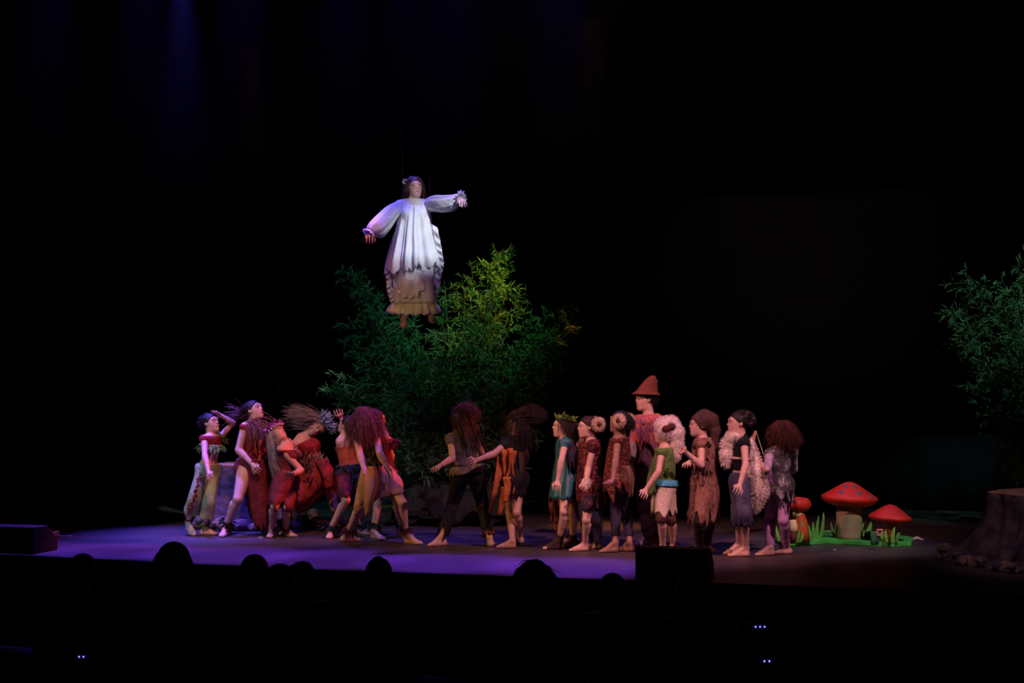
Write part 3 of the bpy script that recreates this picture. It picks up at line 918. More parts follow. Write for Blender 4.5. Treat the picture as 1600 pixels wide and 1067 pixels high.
f.anklet('R', FEAR, .03, 40, kind='strand', up=.03); f.anklet('L', LEAF, .05, 50, up=.035)
f.tight('sock', ('footR',), .008, cl('grey_white_sock', (.5, .5, .55)))

# ---- woman looking up beside the child
f = Fig('woman in long wine-red slit dress looking up, arm held across her front', 1.6,
        {'R': ((356, 836), (343, 841), (352, 822)), 'L': ((412, 834), (424, 836), (415, 822))}, {'R': (372, 779), 'L': (408, 783)},
        (392, 728), (399, 660), (397, 641), 60, (66, 24, 0),
        {'R': ((373, 703, -1), (394, 725, -1), (404, 742, -1), 'relaxed'), 'L': ((424, 700, -1), (430, 728, 1), (432, 742, -1), 'relaxed')}, skin='fair', build=1.18, adult=True)
bun = f.C - f.F * .12 - f.U * .02
f.hair(H_BLACK, 520, .11, -f.F * .9 - f.U * .15, pull=.7, noise=.05, r=.004, seed=3, lat=.2, extra=[field_mesh([el('b', bun, np.eye(3), (.06, .055, .06))])])
V, F = strands(np.tile(bun, (26, 1)), np.random.default_rng(4).normal(size=(26, 3)) * .3 + [-.8, 0, .5], .30, (-.3, 0, -.6), r=.004, steps=9, pull=.15, noise=.15, seed=5); f.part('loose_strands', V, F, H_AUB)
bodice(f, CRIM, .95, -.05, .014, 'dress_bodice')
f.cloth('dress_skirt', [(371, 716, 417, 716, .17), (375, 738, 423, 740, .18), (383, 770, 427, 776, .17), (390, 802, 428, 806, .15), (400, 822, 426, 826, .12)], WINE, tags=('pelvis', 'waist', 'thL', 'shinL'), fold=.05, ff=7, rag=.03, rf=7, seed=7)
rng = np.random.default_rng(8)
P = np.array([f.N + f.f * .02 + f.l * q for q in rng.uniform(-.16, .12, 160)]) + rng.normal(0, .03, (160, 3))
V, F = strands(P, rng.normal(size=(160, 3)) * .5 + f.f * .8 + [0, -.3, 0], .34, (0.15, -.15, -1), r=.0045, steps=8, pull=.3, noise=.2, avoid=[p for p in f.pr if p[1] in TORSO], margin=.018, seed=9); f.part('shaggy_shawl', V, F, FEABR)
P = np.array([f.P + f.u * f.T * q + f.f * .12 - f.l * .03 for q in rng.uniform(.35, .85, 90)]) + rng.normal(0, .035, (90, 3))
V, F = blades(P, rng.normal(size=(90, 3)) * .5 + [0.2, -.4, -1], np.tile([0, -1., 0.2], (90, 1)), .12, .02); f.part('red_feathers', V, F, cl('scarlet_feather', (.5, .04, .025)))
f.anklet('R', FEAB, .11, 90, seed=6); f.anklet('L', FEAB, .09, 60, seed=7); bracelet(f, 'R', LEATH)

# ---- woman bent back, silver hair
f = Fig('woman bending backwards with long silver hair and a purple flower crown', 1.55,
        {'R': ((428, 837), (418, 843), (424, 829)), 'L': ((443, 838), (463, 840), (447, 830))}, {'R': (429, 791), 'L': (449, 792)},
        (449, 749), (449, 694), (432, 678), 70, (64, 42, 0),
        {'R': ((471, 735, -1), (457, 741, -1), (443, 737, -1), 'flat-up'), 'L': ((467, 737, -1), (466, 713, -1), (465, 697, -1), 'relaxed')}, skin='mid', adult=True)
f.hair(H_SIL, 420, .48, (.25, -.12, -1), pull=.8, noise=.07, r=.0045, steps=12, seed=4, d0=[0, -.1, -.2], label='long silver hair falling straight down')
bodice(f, WINE, .85, 0, .014, 'dress_bodice')
f.cloth('dress_skirt', [(430, 733, 463, 733, .13), (425, 752, 464, 752, .17), (421, 772, 459, 776, .17), (420, 788, 452, 794, .15)], WINE, fold=.06, ff=8, rag=.02, seed=8)
c = f.C + f.U * .07
V, F = tuft_ring(c, f.U, .10, .05, 90, drop=-.4, width=.03, seed=9); f.part('flower_crown', V, F, PURPF)
mb = MB()
for t in np.linspace(0, 6.283, 18, endpoint=False):
    mb.lathe([(.001, -.012), (.012, 0), (.001, .012)], c - f.U * .02 + f.L * math.cos(t) * .1 + f.F * math.sin(t) * .115, 7)
mb.build('crown_bead', PEARL, f.root, f.base, True)
f.anklet('R', FEAR, .035, 40, kind='strand', up=.03); f.anklet('L', FEAR, .035, 40, kind='strand', up=.03, seed=3)

# ---- woman with the flung ash hair and blue petals
hu = nrm([.85, -.1, .5]); hf = nrm(np.array([-.35, -.75, -.55])); hf = nrm(hf - (hf @ hu) * hu)
f = Fig('woman in brick-red dress flinging ash hair, pale blue petals on her head', 1.6,
        {'R': ((442, 832), (434, 838), (438, 824)), 'L': ((537, 829), (549, 831), (540, 820))}, {'R': (455, 792), 'L': (522, 794)},
        (499, 742), (470, 682), (498, 667), 40, (hf, np.cross(hu, hf), hu),
        {'R': ((454, 708, 1), (460, 734, -1), (466, 746, -1), 'relaxed'), 'L': ((496, 716, 1), (492, 742, 1), (490, 756, 1), 'relaxed')}, skin='mid', adult=True, hyaw=20)
rng = np.random.default_rng(10)
f.hair(H_ASH, 330, .42, (-1, .1, .12), pull=.55, noise=.28, r=.004, steps=10, seed=5, d0=(-.3, 0, .9), label='ash hair flung sideways', avoid=False)
V, F = tuft_ring(f.C + f.U * .10, f.U, .07, .11, 120, drop=-.7, width=.028, seed=11); f.part('petal_headdress', V, F, FEAU)
bodice(f, CRIM, .86, -.02, .014, 'dress_bodice')
P = f.P + f.u * .35 * f.T + rng.normal(0, .075, (170, 3)) + [0, -.1, 0]
V, F = blades(P, rng.normal(size=(170, 3)) * .4 + [.2, -.3, -1], np.tile([0, -1., .1], (170, 1)), .12, .02); f.part('feather_fringe', V, F, FEABR)
f.cloth('dress_skirt', [(476, 722, 509, 716, .14), (461, 747, 523, 741, .21), (453, 768, 512, 760, .23), (448, 784, 492, 782, .22), (446, 796, 476, 796, .18)], RED, fold=.035, ff=6, rag=.02, seed=12)
f.cloth('skirt_flap', [(494, 722, 511, 718, .1, -.14), (502, 745, 523, 740, .1, -.16), (505, 764, 523, 758, .09, -.16)], CRIM, fold=.06, ff=5, rag=.015, seed=13)
f.anklet('R', FEAR, .05, 50, seed=4); f.anklet('L', FEABR, .06, 60, seed=5)

# ---- woman with an arm over her head
f = Fig('woman in rust halter and black feather belt, forearm folded over her head', 1.58,
        {'R': ((520, 838), (511, 845), (515, 828)), 'L': ((566, 835), (578, 836), (568, 824))}, {'R': (541, 781), 'L': (561, 784)},
        (549, 738), (543, 680), (543, 664), -160, (-120, 30, 0),
        {'L': ((557, 683, 1), (533, 653, -1), (527, 640, -1), 'relaxed-away'), 'R': ((566, 700, 1), (560, 722, 1), (556, 735, 1), 'relaxed')}, skin='fair', adult=True, hyaw=40, face_parts=False, sh={'L': (532, 690, -.05)})
f.hair(H_BLACK, 420, .18, (.3, .2, -1), pull=.4, noise=.15, r=.004, seed=6)
bodice(f, RUST, .72, .12, .013, 'halter_top')
f.cloth('skirt', [(533, 735, 564, 735, .14), (530, 752, 566, 752, .17), (527, 770, 562, 776, .18), (530, 778, 556, 786, .16)], WINE, fold=.05, ff=8, rag=.03, rf=5, seed=14)
V, F = tuft_ring(f.P + f.u * .08, f.u, .135, .12, 170, drop=.9, width=.026, seed=15); f.part('feather_belt', V, F, FEAB)
P = np.array([f.J((553 + rng.uniform(-5, 7), 738 + q, -.15)) for q in rng.uniform(0, 42, 90)])
V, F = blades(P, rng.normal(size=(90, 3)) * .4 + [0, -.2, -1], np.tile([0, -1., .1], (90, 1)), .11, .03); f.part('feather_tail', V, F, FEAB)
f.anklet('R', FEAB, .12, 110, seed=7); f.anklet('L', FEAB, .08, 60, seed=8); bracelet(f, 'L', LEATH)

# ---- performer half hidden behind the curly-haired woman
f = Fig('performer with dark green anklets standing half hidden behind the curly-haired woman', 1.56,
        {'R': ((579, 842), (603, 845), (582, 829)), 'L': ((627, 838), (640, 839), (630, 826))}, {'R': (594, 778), 'L': (620, 783)},
        (603, 738), (594, 674), (588, 655), 110, (100, 0, 0),
        {'R': ((612, 712, 1), (606, 736, 1), (604, 748, 1), 'relaxed'), 'L': ((606, 712, 1), (604, 735, 1), (602, 748, 1), 'relaxed')}, skin='mid', adult=True, face_parts=False)
f.hair(H_DARK, 300, .2, (0, .1, -1), pull=.5, seed=7)
bodice(f, FEAR, .8, -.1, .014, 'feathered_top')
V, F = tuft_ring(f.P + f.u * .72 * f.T, f.u, .135, .1, 140, drop=.7, width=.02, seed=16); f.part('feather_yoke', V, F, FEAR)
f.cloth('skirt', [(590, 733, 618, 733, .14), (586, 755, 622, 755, .16), (588, 774, 618, 772, .15)], RED, fold=.05, rag=.02, seed=17)
f.anklet('R', cl('green_feather', (.03, .07, .035)), .09, 110, seed=9, width=.02); f.anklet('L', FEAB, .07, 60, seed=10)

# ---- curly-haired woman in tan suede skirt
f = Fig('woman with long curly auburn hair over her face, tan suede skirt, legs wide apart', 1.62,
        {'R': ((538, 847), (558, 846), (548, 829)), 'L': ((629, 849), (663, 852), (632, 827))}, {'R': (563, 791), 'L': (629, 786)},
        (589, 739), (573, 674), (570, 654), 30, (35, -38, 0),
        {'R': ((563, 711, -1), (570, 736, -1), (568, 751, -1), 'relaxed'), 'L': ((593, 708, -1), (609, 738, -1), (615, 757, -1), 'relaxed')}, skin='fair', adult=True, hyaw=25, sh={'L': (587, 681, -.05), 'R': (557, 685, -.08)}, face_parts=False)
f.hair(H_AUB, 1000, .44, (.03, -.12, -1), pull=.32, wave=.5, wfreq=1.5, noise=.16, r=.0038, steps=14, seed=8, d0=f.F * .25, out=.35, margin=.012, low=-.75)
bodice(f, BROWN, .82, .1, .012, 'leaf_bodice')
P = f.P + f.u * .40 * f.T + rng.normal(0, .05, (160, 3)) + [0, -.1, 0]
V, F = blades(P, rng.normal(size=(160, 3)) * .7 + [0, -.3, -1], np.tile([0, -1., .1], (160, 1)), .08, .025); f.part('leaf_trim', V, F, cl('dry_leaf', (.1, .09, .03), (.05, .04, .02)))
f.cloth('suede_skirt', [(577, 726, 602, 725, .13), (573, 748, 624, 745, .19), (571, 764, 629, 758, .21), (570, 779, 626, 768, .22), (570, 793, 610, 768, .2)], TAN, fold=.05, ff=6, rag=.07, rf=4, zig=True, seed=18)
f.cloth('suede_panel', [(576, 728, 590, 728, .05, -.13), (572, 755, 591, 752, .05, -.2), (570, 782, 586, 775, .045, -.24), (571, 806, 577, 800, .03, -.25)], TAN, fold=.05, ff=5, seed=19)
V, F = tuft_ring(f.P + f.u * .22 * f.T, f.u, .12, .02, 30, width=.012); f.part('waist_cord', V, F, cl('olive_cord', (.2, .16, .05)))
f.anklet('R', FEAR, .09, 100, seed=11, kind='strand', width=.016); f.anklet('L', FEAR, .10, 110, seed=12, kind='strand', width=.016); bracelet(f, 'L', LEATH)

# ---- girl in black trousers, back turned
f = Fig('girl in black trousers and grey top with her back turned, left hand held out', 1.52,
        {'L': ((692, 853), (673, 854), (690, 836)), 'R': ((764, 856), (771, 850), (764, 837))}, {'L': (708, 786), 'R': (754, 787)},
        (731, 738), (719, 676), (721, 657), -170, (-155, -6, 8),
        {'L': ((707, 716, -1), (687, 728, -1), (675, 734, -1), 'relaxed-down'), 'R': ((752, 706, 1), (744, 726, 1), (738, 734, 1), 'relaxed')}, skin='fair', sh={'L': (704, 684, 0)}, face_parts=False)
f.hair(H_DARK, 650, .15, f.L * -.9 + f.F * .2, pull=.28, noise=.16, r=.004, steps=9, seed=9, d0=-f.F * .5 + [0, 0, .3], low=-.6, out=.9, avoid=False)
P, Nn = f.scalp(150, 21, -.7)
V, F = strands(P, Nn * .3 + [.45, -.3, -.6], .42, (.32, -.02, -1), r=.004, steps=12, pull=.5, noise=.09, avoid=[p for p in f.pr if p[1] in TORSO + ('head', 'neck')], margin=.022, seed=22); f.part('long_hair', V, F, H_BRN)
f.tight('tee_shirt', TORSO + ('uaL', 'uaR'), .014, GREYT, cut={'uaL': (0, .22), 'uaR': (0, .22)}, clips=[(f.P - f.u * .02 * f.T, -f.u), (f.N + f.u * .01, f.u)])
f.cloth('hip_sash', [(711, 729, 751, 724, .125), (709, 737, 757, 732, .14), (710, 742, 756, 735, .14)], cl('olive_grey_sash', (.2, .17, .13)), fit=.04, fold=.04, ff=9, rag=.012, seed=20)
leggings(f, BLKC, .62, .022, 'trousers')
f.limb_cloth('trouser_hem', [f.K['R'] + (f.A['R'] - f.K['R']) * t for t in (.4, .6, .82)], (.066, .062, .06), BLKC, k='R', fold=.08, rag=.02, seed=21)
f.limb_cloth('trouser_hem', [f.K['L'] + (f.A['L'] - f.K['L']) * t for t in (.4, .62, .86)], (.066, .062, .058), BLKC, k='L', fold=.08, rag=.05, rf=3, seed=22)
f.anklet('R', FEABR, .05, 90, up=.05, seed=13, width=.03, name='ankle_wrap'); bracelet(f, 'L', LEATH)

# ---- girl in orange tatters
f = Fig('girl in black top and orange tatters reaching towards the girl in trousers', 1.5,
        {'L': ((806, 857), (775, 857), (801, 846)), 'R': ((816, 849, .03), (804, 850), (812, 838))}, {'L': (796, 799), 'R': (807, 801)},
        (805, 747), (806, 681), (808, 660), -115, (-112, 4, 0),
        {'L': ((772, 709, -1), (745, 719, -1), (732, 722, -1), 'relaxed-in'), 'R': ((822, 712, 1), (816, 738, 1), (812, 750, 1), 'relaxed')}, skin='mid', sh={'L': (795, 690, -.03)}, face_parts=False)
f.hair(H_DARK, 700, .22, (.95, -.15, .05), pull=.28, noise=.12, r=.004, steps=9, seed=10, d0=-f.F * .4 + [0, 0, .75], low=-.6, avoid=False)
P, Nn = f.scalp(170, 23, -.7)
V, F = strands(P, Nn * .3 + [0, -.2, -.6], .36, (-.05, -.02, -1), r=.004, steps=11, pull=.5, noise=.12, avoid=[p for p in f.pr if p[1] in TORSO + ('head', 'neck')], margin=.022, seed=24); f.part('long_hair', V, F, H_BLACK)
f.tight('tee_shirt', TORSO + ('uaL', 'uaR'), .014, BLKC, cut={'uaL': (0, .35), 'uaR': (0, .35)}, clips=[(f.P - f.u * .02 * f.T, -f.u), (f.N + f.u * .01, f.u)])
f.cloth('black_skirt', [(790, 732, 820, 732, .13), (785, 752, 821, 752, .16), (786, 770, 818, 772, .15)], BLKC, fold=.07, rag=.03, seed=25)
for i, (x, y, ln, w, dy) in enumerate(((790, 702, .62, .075, -.13), (797, 700, .45, .07, -.16), (784, 712, .66, .07, -.1), (803, 704, .40, .06, -.17), (778, 742, .45, .06, -.12), (792, 745, .34, .06, -.18), (815, 706, .5, .05, -.1), (788, 760, .30, .06, -.16), (774, 752, .4, .05, .05))):
    V, F = shreds([f.J((x, y, dy))], ln, w * 1.5, seed=30 + i, target=(-.16 if i in (2, 4, 8) else -.04, -.03, -1), noise=.14, steps=9)
    f.part('tatter', V, F, ORNG if i != 6 else BROWN, .006)
mb = MB(); A = f.A['R']; mb.tube([A + np.array([math.cos(t) * .04, math.sin(t) * .04, .01]) for t in np.linspace(0, 6.2, 12)], .005); mb.build('anklet', LEATH, f.root, f.base)
bracelet(f, 'L', LEATH)

# ---- child hidden behind the teal dress
f = Fig('dark-haired child in ragged orange fringe, mostly hidden behind the teal-dressed girl', 1.38,
        {'L': ((880, 849), (866, 850), (878, 838)), 'R': ((897, 848), (884, 849), (895, 837))}, {'L': (880, 800), 'R': (893, 800)},
        (886, 750), (894, 694), (904, 677), -70, (-60, -12, 0),
        {'L': ((900, 722, 1), (896, 745, 1), (894, 758, 1), 'relaxed'), 'R': ((874, 722, 1), (872, 745, 1), (870, 758, 1), 'relaxed')}, skin='mid')
f.hair(H_DARK, 420, .1, (0, 0, -1), pull=.1, wave=.9, noise=.3, r=.004, seed=11)
f.cloth('ragged_tunic', [(878, 696, 908, 696, .1), (868, 720, 904, 720, .15), (862, 752, 902, 752, .17), (860, 785, 902, 785, .17)], BROWN, fold=.08, rag=.05, seed=26)
rng = np.random.default_rng(31)
V, F = shreds(np.array([f.J((rng.uniform(859, 872), rng.uniform(765, 786), -.02)) for _ in range(9)]), .30, .035, seed=32); f.part('orange_fringe', V, F, ORNG, .005)

# ---- girl in teal dress
f = Fig('girl in short teal satin dress with leafy head band and dark ankle socks', 1.42,
        {'L': ((877, 858), (847, 859), (875, 842)), 'R': ((896, 856), (884, 856), (893, 840))}, {'L': (881, 799), 'R': (894, 800)},
        (885, 748), (884, 684), (879, 666), -95, (-86, 4, 0),
        {'L': ((877, 720, -1), (871.5, 751, -1), (869, 768, -1), 'relaxed'), 'R': ((884, 722, 1), (876, 748, 1), (872, 760, 1), 'relaxed')}, skin='fair')
f.hair(H_DARK, 620, .20, (.18, 0, -1), lat=.6, pull=.5, wave=.6, noise=.2, r=.0038, seed=12, d0=-f.F * .4)
V, F = tuft_ring(f.C + f.U * .085 - f.F * .03, f.U, .085, .05, 40, drop=-.6, width=.028, seed=27); f.part('leaf_band', V, F, LEAF)
f.cloth('teal_dress', [(876, 686, 896, 686, .09), (870, 700, 899, 700, .13), (868, 722, 899, 722, .13), (864, 748, 900, 748, .16), (859, 777, 898, 777, .18)], TEAL, fold=.035, ff=7, rag=.006, seed=28)
f.cloth('back_drape', [(882, 686, 899, 686, .08, -.02), (880, 705, 901, 705, .125, -.03), (882, 728, 902, 728, .13, -.03)], cl('dark_drape', (.06, .02, .03), (.02, .03, .06), scale=20), fold=.07, rag=.04, seed=29)
f.tight('sleeve', ('shL', 'uaL'), .014, TEAL, cut={'uaL': (0, .15)})
for k in 'LR':
    f.tight('ankle_sock', ('foot' + k, 'shin' + k), .008, SOCK, cut={'shin' + k: (.86, 1)}, clips=[(f.toe[k] - nrm(f.toe[k] - f.A[k]) * .05, f.toe[k] - f.A[k] + [0, 0, .03])])

# ---- girl with one visible fleece horn, lace tunic, fur cuff
f = Fig('girl in dark red lace tunic with cream fleece horn and white fur cuff', 1.40,
        {'L': ((919, 861), (888, 862), (914, 850)), 'R': ((935, 858), (918, 858), (930, 848))}, {'L': (916, 812), 'R': (930, 812)},
        (923, 754), (925, 688), (918, 667), -85, (-82, 2, 0),
        {'L': ((919, 731, -1), (915, 757, -1), (911, 767, -1), 'fist'), 'R': ((930, 730, 1), (928, 755, 1), (926, 768, 1), 'relaxed')}, skin='fair')
f.hair(H_DARK, 420, .12, -f.F * .6 - Z * .5, pull=.5, noise=.06, r=.0038, seed=13)
ear_ring(f, 'L', f.C - f.F * .095 + f.L * .10 + f.U * .03, seed=1); ear_ring(f, 'R', f.C - f.F * .095 - f.L * .10 + f.U * .03, seed=2)
f.cloth('lace_tunic', [(911, 690, 938, 686, .10), (905, 703, 940, 702, .13), (903, 735, 938, 735, .14), (900, 765, 940, 765, .17), (902, 784, 944, 792, .17)], LACE, fold=.05, ff=8, rag=.025, seed=33)
f.tight('sleeve', ('shL', 'shR', 'uaL'), .013, cl('plum_lace', (.1, .03, .05), (.04, .01, .02), scale=40), cut={'uaL': (0, .18)})
f.cloth('black_skirt', [(903, 770, 938, 770, .14), (904, 795, 937, 795, .14), (908, 818, 935, 820, .12), (914, 838, 935, 842, .08)], NAVY, fold=.07, rag=.05, rf=3, seed=34)
Wp, hd = f.hand['L'][:2]
V, Q = field_mesh([rc('m', Wp - hd * .055, Wp - hd * .005, .04, .042)]); V2, F2 = join([(V, Q), fur_on(V, Q, 500, .016, seed=4)]); f.part('fur_cuff', V2, F2, FURW)

# ---- girl with two fleece horns, navy leggings
f = Fig('girl in rust lace top and navy leggings with two cream fleece horns', 1.45,
        {'L': ((966, 863), (935, 864), (962, 842)), 'R': ((985, 862), (969, 861), (981, 841))}, {'L': (961, 790), 'R': (977, 790)},
        (967, 744), (969, 680), (968, 659), -105, (-122, 10, 0),
        {'L': ((962, 718, -1), (958, 749, -1), (946, 757, -1), 'flat-down'), 'R': ((984, 716, 1), (990, 742, 1), (992, 755, 1), 'relaxed')}, skin='dark')
f.hair(H_BLACK, 420, .1, -f.F * .6 - Z * .5, pull=.5, noise=.06, r=.0038, seed=14)
ear_ring(f, 'L', f.C - f.F * .05 + f.L * .105 + f.U * .02, seed=3); ear_ring(f, 'R', f.C - f.F * .05 - f.L * .105 + f.U * .02, seed=4)
f.cloth('lace_top', [(957, 684, 980, 683, .09), (950, 700, 984, 700, .13), (946, 728, 982, 728, .14), (943, 752, 986, 752, .16), (944, 768, 988, 764, .16)], LACE2, fold=.05, ff=8, rag=.06, rf=5, seed=35)
leggings(f, NAVY, .78)
f.cloth('hip_shawl', [(962, 727, 984, 727, .13, -.02), (968, 745, 990, 745, .12, -.02), (974, 762, 987, 766, .08, -.02)], RAGT, fold=.08, rag=.05, rf=5, seed=36)

# ---- tall performer in the pointed felt hat
f = Fig('tall performer in a pointed rust felt hat and mottled orange shawl', 1.68,
        {'R': ((1019, 854), (992, 855), (1013, 845)), 'L': ((1031, 852), (1022, 856), (1027, 845))}, {'R': (1009, 792), 'L': (1026, 792)},
        (1012, 733), (1014, 650), (1008, 624), -40, (-72, 0, 0),
        {'R': ((989, 693, -1), (986, 721, -1), (985, 737, -1), 'relaxed'), 'L': ((1042, 693, 1), (1038, 722, -1), (1034, 738, -1), 'relaxed')}, skin='fair', build=.9, hh=.225)
f.hair(H_BLACK, 300, .08, -f.F * .6 - Z, pull=.5, noise=.08, r=.004, seed=15)
f.tight('undershirt', ('chest', 'waist', 'pelvis'), .012, BLKC, clips=[(f.P + f.u * .86 * f.T, f.u)])
f.cloth('long_tunic', [(996, 668, 1032, 668, .12), (993, 700, 1034, 700, .15), (989, 735, 1036, 735, .18), (987, 759, 1037, 759, .2)], MAUVE, fold=.05, ff=7, rag=.02, seed=40)
f.cloth('shawl', [(1000, 648, 1029, 646, .09), (994, 655, 1036, 655, .15), (989, 675, 1040, 675, .18), (988, 694, 1041, 696, .19)], SHAWL, fold=.06, ff=8, rag=.05, rf=7, seed=41)
rng = np.random.default_rng(42)
P = np.array([f.J((rng.uniform(994, 1036), rng.uniform(655, 676), -.19 + rng.uniform(0, .03))) for _ in range(90)])
V, F = strands(P, rng.normal(size=(90, 3)) + [0, -.6, -.6], .2, (0, 0, -1), r=.004, pull=.25, noise=.3, seed=43); f.part('shawl_threads', V, F, cl('thread_mix', (.45, .14, .09), (.2, .1, .3), scale=9))
sleeve(f, 'R', .95, .02, SHAWL)
for k in 'RL': f.tight('cuff_sleeve', ('fa' + k,), .016, cl('grey_sleeve', (.26, .2, .18)), cut={'fa' + k: (0, .85)})
b0 = f.C + f.U * .055 - f.F * .01; hx = nrm(f.F + f.U * .05); hu = nrm(np.cross(f.L, hx)) * -1
if hu[2] < 0: hu = -hu
V, Q = loft([(b0 + hx * .0 - hu * .005, hx * .155, f.L * .125), (b0 + hu * .03 - hx * .012, hx * .115, f.L * .108), (b0 + hu * .09 - hx * .03, hx * .088, f.L * .085), (b0 + hu * .15 - hx * .052, hx * .058, f.L * .058), (b0 + hu * .19 - hx * .068, hx * .03, f.L * .03), (b0 + hu * .20 - hx * .072, hx * .002, f.L * .002)], n=40)
f.part('felt_hat', V, Q, HATF, .01)
mb = MB(); q = b0 + hu * .11 - hx * .115; mb.tube([q, q + hu * .03, q + hu * .05 - hx * .02], [.012, .01, .004]); mb.build('hat_tuft', FURW, f.root, f.base, True)
for k in 'RL':
    f.leg_cloth('trouser_leg', k, .75, (.085, .085, .075, .066, .062), cl('pale_stripe_cloth', (.36, .25, .24), (.12, .06, .07), scale=10), fold=.05, seed=44)
    V, Q = field_mesh([rc('m', f.A[k] + (f.K[k] - f.A[k]) * t, f.A[k] + (f.K[k] - f.A[k]) * (t + .045), .053, .053, .008) for t in np.linspace(.08, .5, 6)], vox=.006)
    f.part('leg_warmer', V, Q, STRIPE)
    f.tight('shoe', ('foot' + k,), .01, SHOE)

# ---- child in moss green vest and white fleece hat
f = Fig('child in moss-green vest, cream zigzag shorts and long white fleece hat', 1.38,
        {'L': ((1040, 865), (1015, 866), (1036, 854)), 'R': ((1055, 864), (1043, 865), (1051, 853))}, {'L': (1033, 813), 'R': (1048, 813)},
        (1037, 757), (1040, 697), (1037, 675), -85, (-88, 0, 0),
        {'L': ((1029, 737, -1), (1009, 765, -1), (1005, 778, -1), 'relaxed'), 'R': ((1046, 734, 1), (1040, 760, 1), (1036, 772, 1), 'relaxed')}, skin='fair', sh={'L': (1034, 705, -.1)})
hat = [el('h', f.C + f.U * .03 - f.F * .025, [f.L, f.F, f.U], (.115, .125, .125), .03)]
tail = [f.C + f.U * .09 - f.F * .08, f.C - f.F * .125, f.C - f.F * .13 - f.U * .12, f.C - f.F * .115 - f.U * .24, f.C - f.F * .10 - f.U * .29]
tail = [q + f.L * .04 for q in tail]
hat += [rc('h', tail[i], tail[i + 1], r0, r1, .03) for i, (r0, r1) in enumerate(((.07, .07), (.07, .06), (.06, .045), (.045, .03)))]
V, Q = field_mesh(hat, 0, [(f.C + f.F * .075 - f.U * .02, f.F - f.U * .15)], vox=.007)
V2, F2 = join([(V, Q), fur_on(V, Q, 1500, .022, r=.003, seed=45)]); f.part('fleece_hat', V2, F2, FURW)
mb = MB(); q = f.C + f.U * .045 - f.F * .035 + f.L * .105
mb.lathe([(.001, -.02), (.05, -.015), (.055, .012), (.03, .03), (.001, .034)], q, 18, wob=lambda a, z: 1 + .35 * math.cos(2 * a + .8), R=np.stack([f.F, f.U, f.L], 1)); mb.build('dark_ear_patch', FURD, f.root, f.base, True)
f.cloth('vest', [(1028, 699, 1053, 699, .10), (1023, 712, 1055, 712, .13), (1015, 738, 1055, 738, .14), (1012, 752, 1054, 756, .14), (1012, 772, 1052, 758, .14)], GRNV, fold=.05, ff=7, rag=.012, seed=46)
f.cloth('sash', [(1019, 748, 1054, 750, .135, 0), (1018, 757, 1055, 759, .145, 0)], SKY, fit=.038, fold=.02, seed=47)
f.cloth('linen_shorts', [(1022, 752, 1053, 752, .12), (1020, 768, 1055, 768, .15), (1018, 785, 1055, 785, .165), (1018, 799, 1056, 799, .165)], CREAM, fold=.05, ff=7, rag=.03, rf=9, zig=True, seed=48)
f.tight('dark_underhem', ('thL', 'thR'), .018, LEATH, cut={'thL': (.4, .95), 'thR': (.4, 1)})

# ---- girl in stocking cap and shredded tunic
f = Fig('girl in brown stocking cap with long tail and shredded brown tunic, hands raised', 1.42,
        {'L': ((1100, 866), (1068, 867), (1093, 857)), 'R': ((1108, 865), (1095, 865), (1104, 854))}, {'L': (1092, 815), 'R': (1105, 814)},
        (1100, 757), (1098, 685), (1093, 664), -85, (-84, 4, 0),
        {'L': ((1096, 727, -1), (1072, 707, -1), (1063, 699, -1), 'fist'), 'R': ((1090, 728, 1), (1077, 722, -1), (1070, 727, -1), 'relaxed-down')}, skin='fair', sh={'L': (1096, 694, -.12)})
f.hair(H_DARK, 120, .06, -Z, seed=16)
V, Q = field_mesh([f.cran, rc('m', f.C - f.F * .05 + f.U * .09, f.C - f.F * .12 + f.U * .06, .06, .05, .05), rc('m', f.C - f.F * .12 + f.U * .06, f.C - f.F * .165 - f.U * .06, .05, .04, .04), rc('m', f.C - f.F * .165 - f.U * .06, f.C - f.F * .185 - f.U * .38, .045, .028, .04)], .016, [(f.C + f.U * .24 * f.hh + f.F * .36 * f.hh, f.F * .35 - f.U * .30)])
f.part('stocking_cap', V, Q, BROWN)
f.cloth('shredded_tunic', [(1088, 684, 1110, 683, .09), (1084, 700, 1117, 700, .13), (1082, 735, 1120, 735, .15), (1079, 775, 1122, 775, .17), (1078, 808, 1122, 808, .17)], RAGT, fold=.07, ff=9, rag=.06, rf=9, seed=49)
rng = np.random.default_rng(50)
th = rng.uniform(0, 6.283, 150); yy = rng.uniform(700, 805, 150)
P = np.array([f.J((1101 + math.cos(t) * (17 + (y - 690) * .045), y, -abs(math.sin(t)) * .175)) for t, y in zip(th, yy)])
V, F = shreds(P, .14, .022, seed=51, noise=.2); f.part('rag_shreds', V, F, cl('pale_brown_rag', (.32, .18, .13), (.12, .06, .045), scale=14), .004)
P = np.array([f.J((x, 800, -.1)) for x in (1083, 1088, 1115, 1118)]); V, F = shreds(P, .36, .015, seed=52); f.part('long_tatter', V, F, RAGT, .004)
V, F = tuft_ring(f.S['L'] - [0, 0, .02], f.E['L'] - f.S['L'], .055, .06, 50, drop=.7, width=.02, seed=53); f.part('shoulder_feathers', V, F, FEAB)
leggings(f, BLKC, .86)

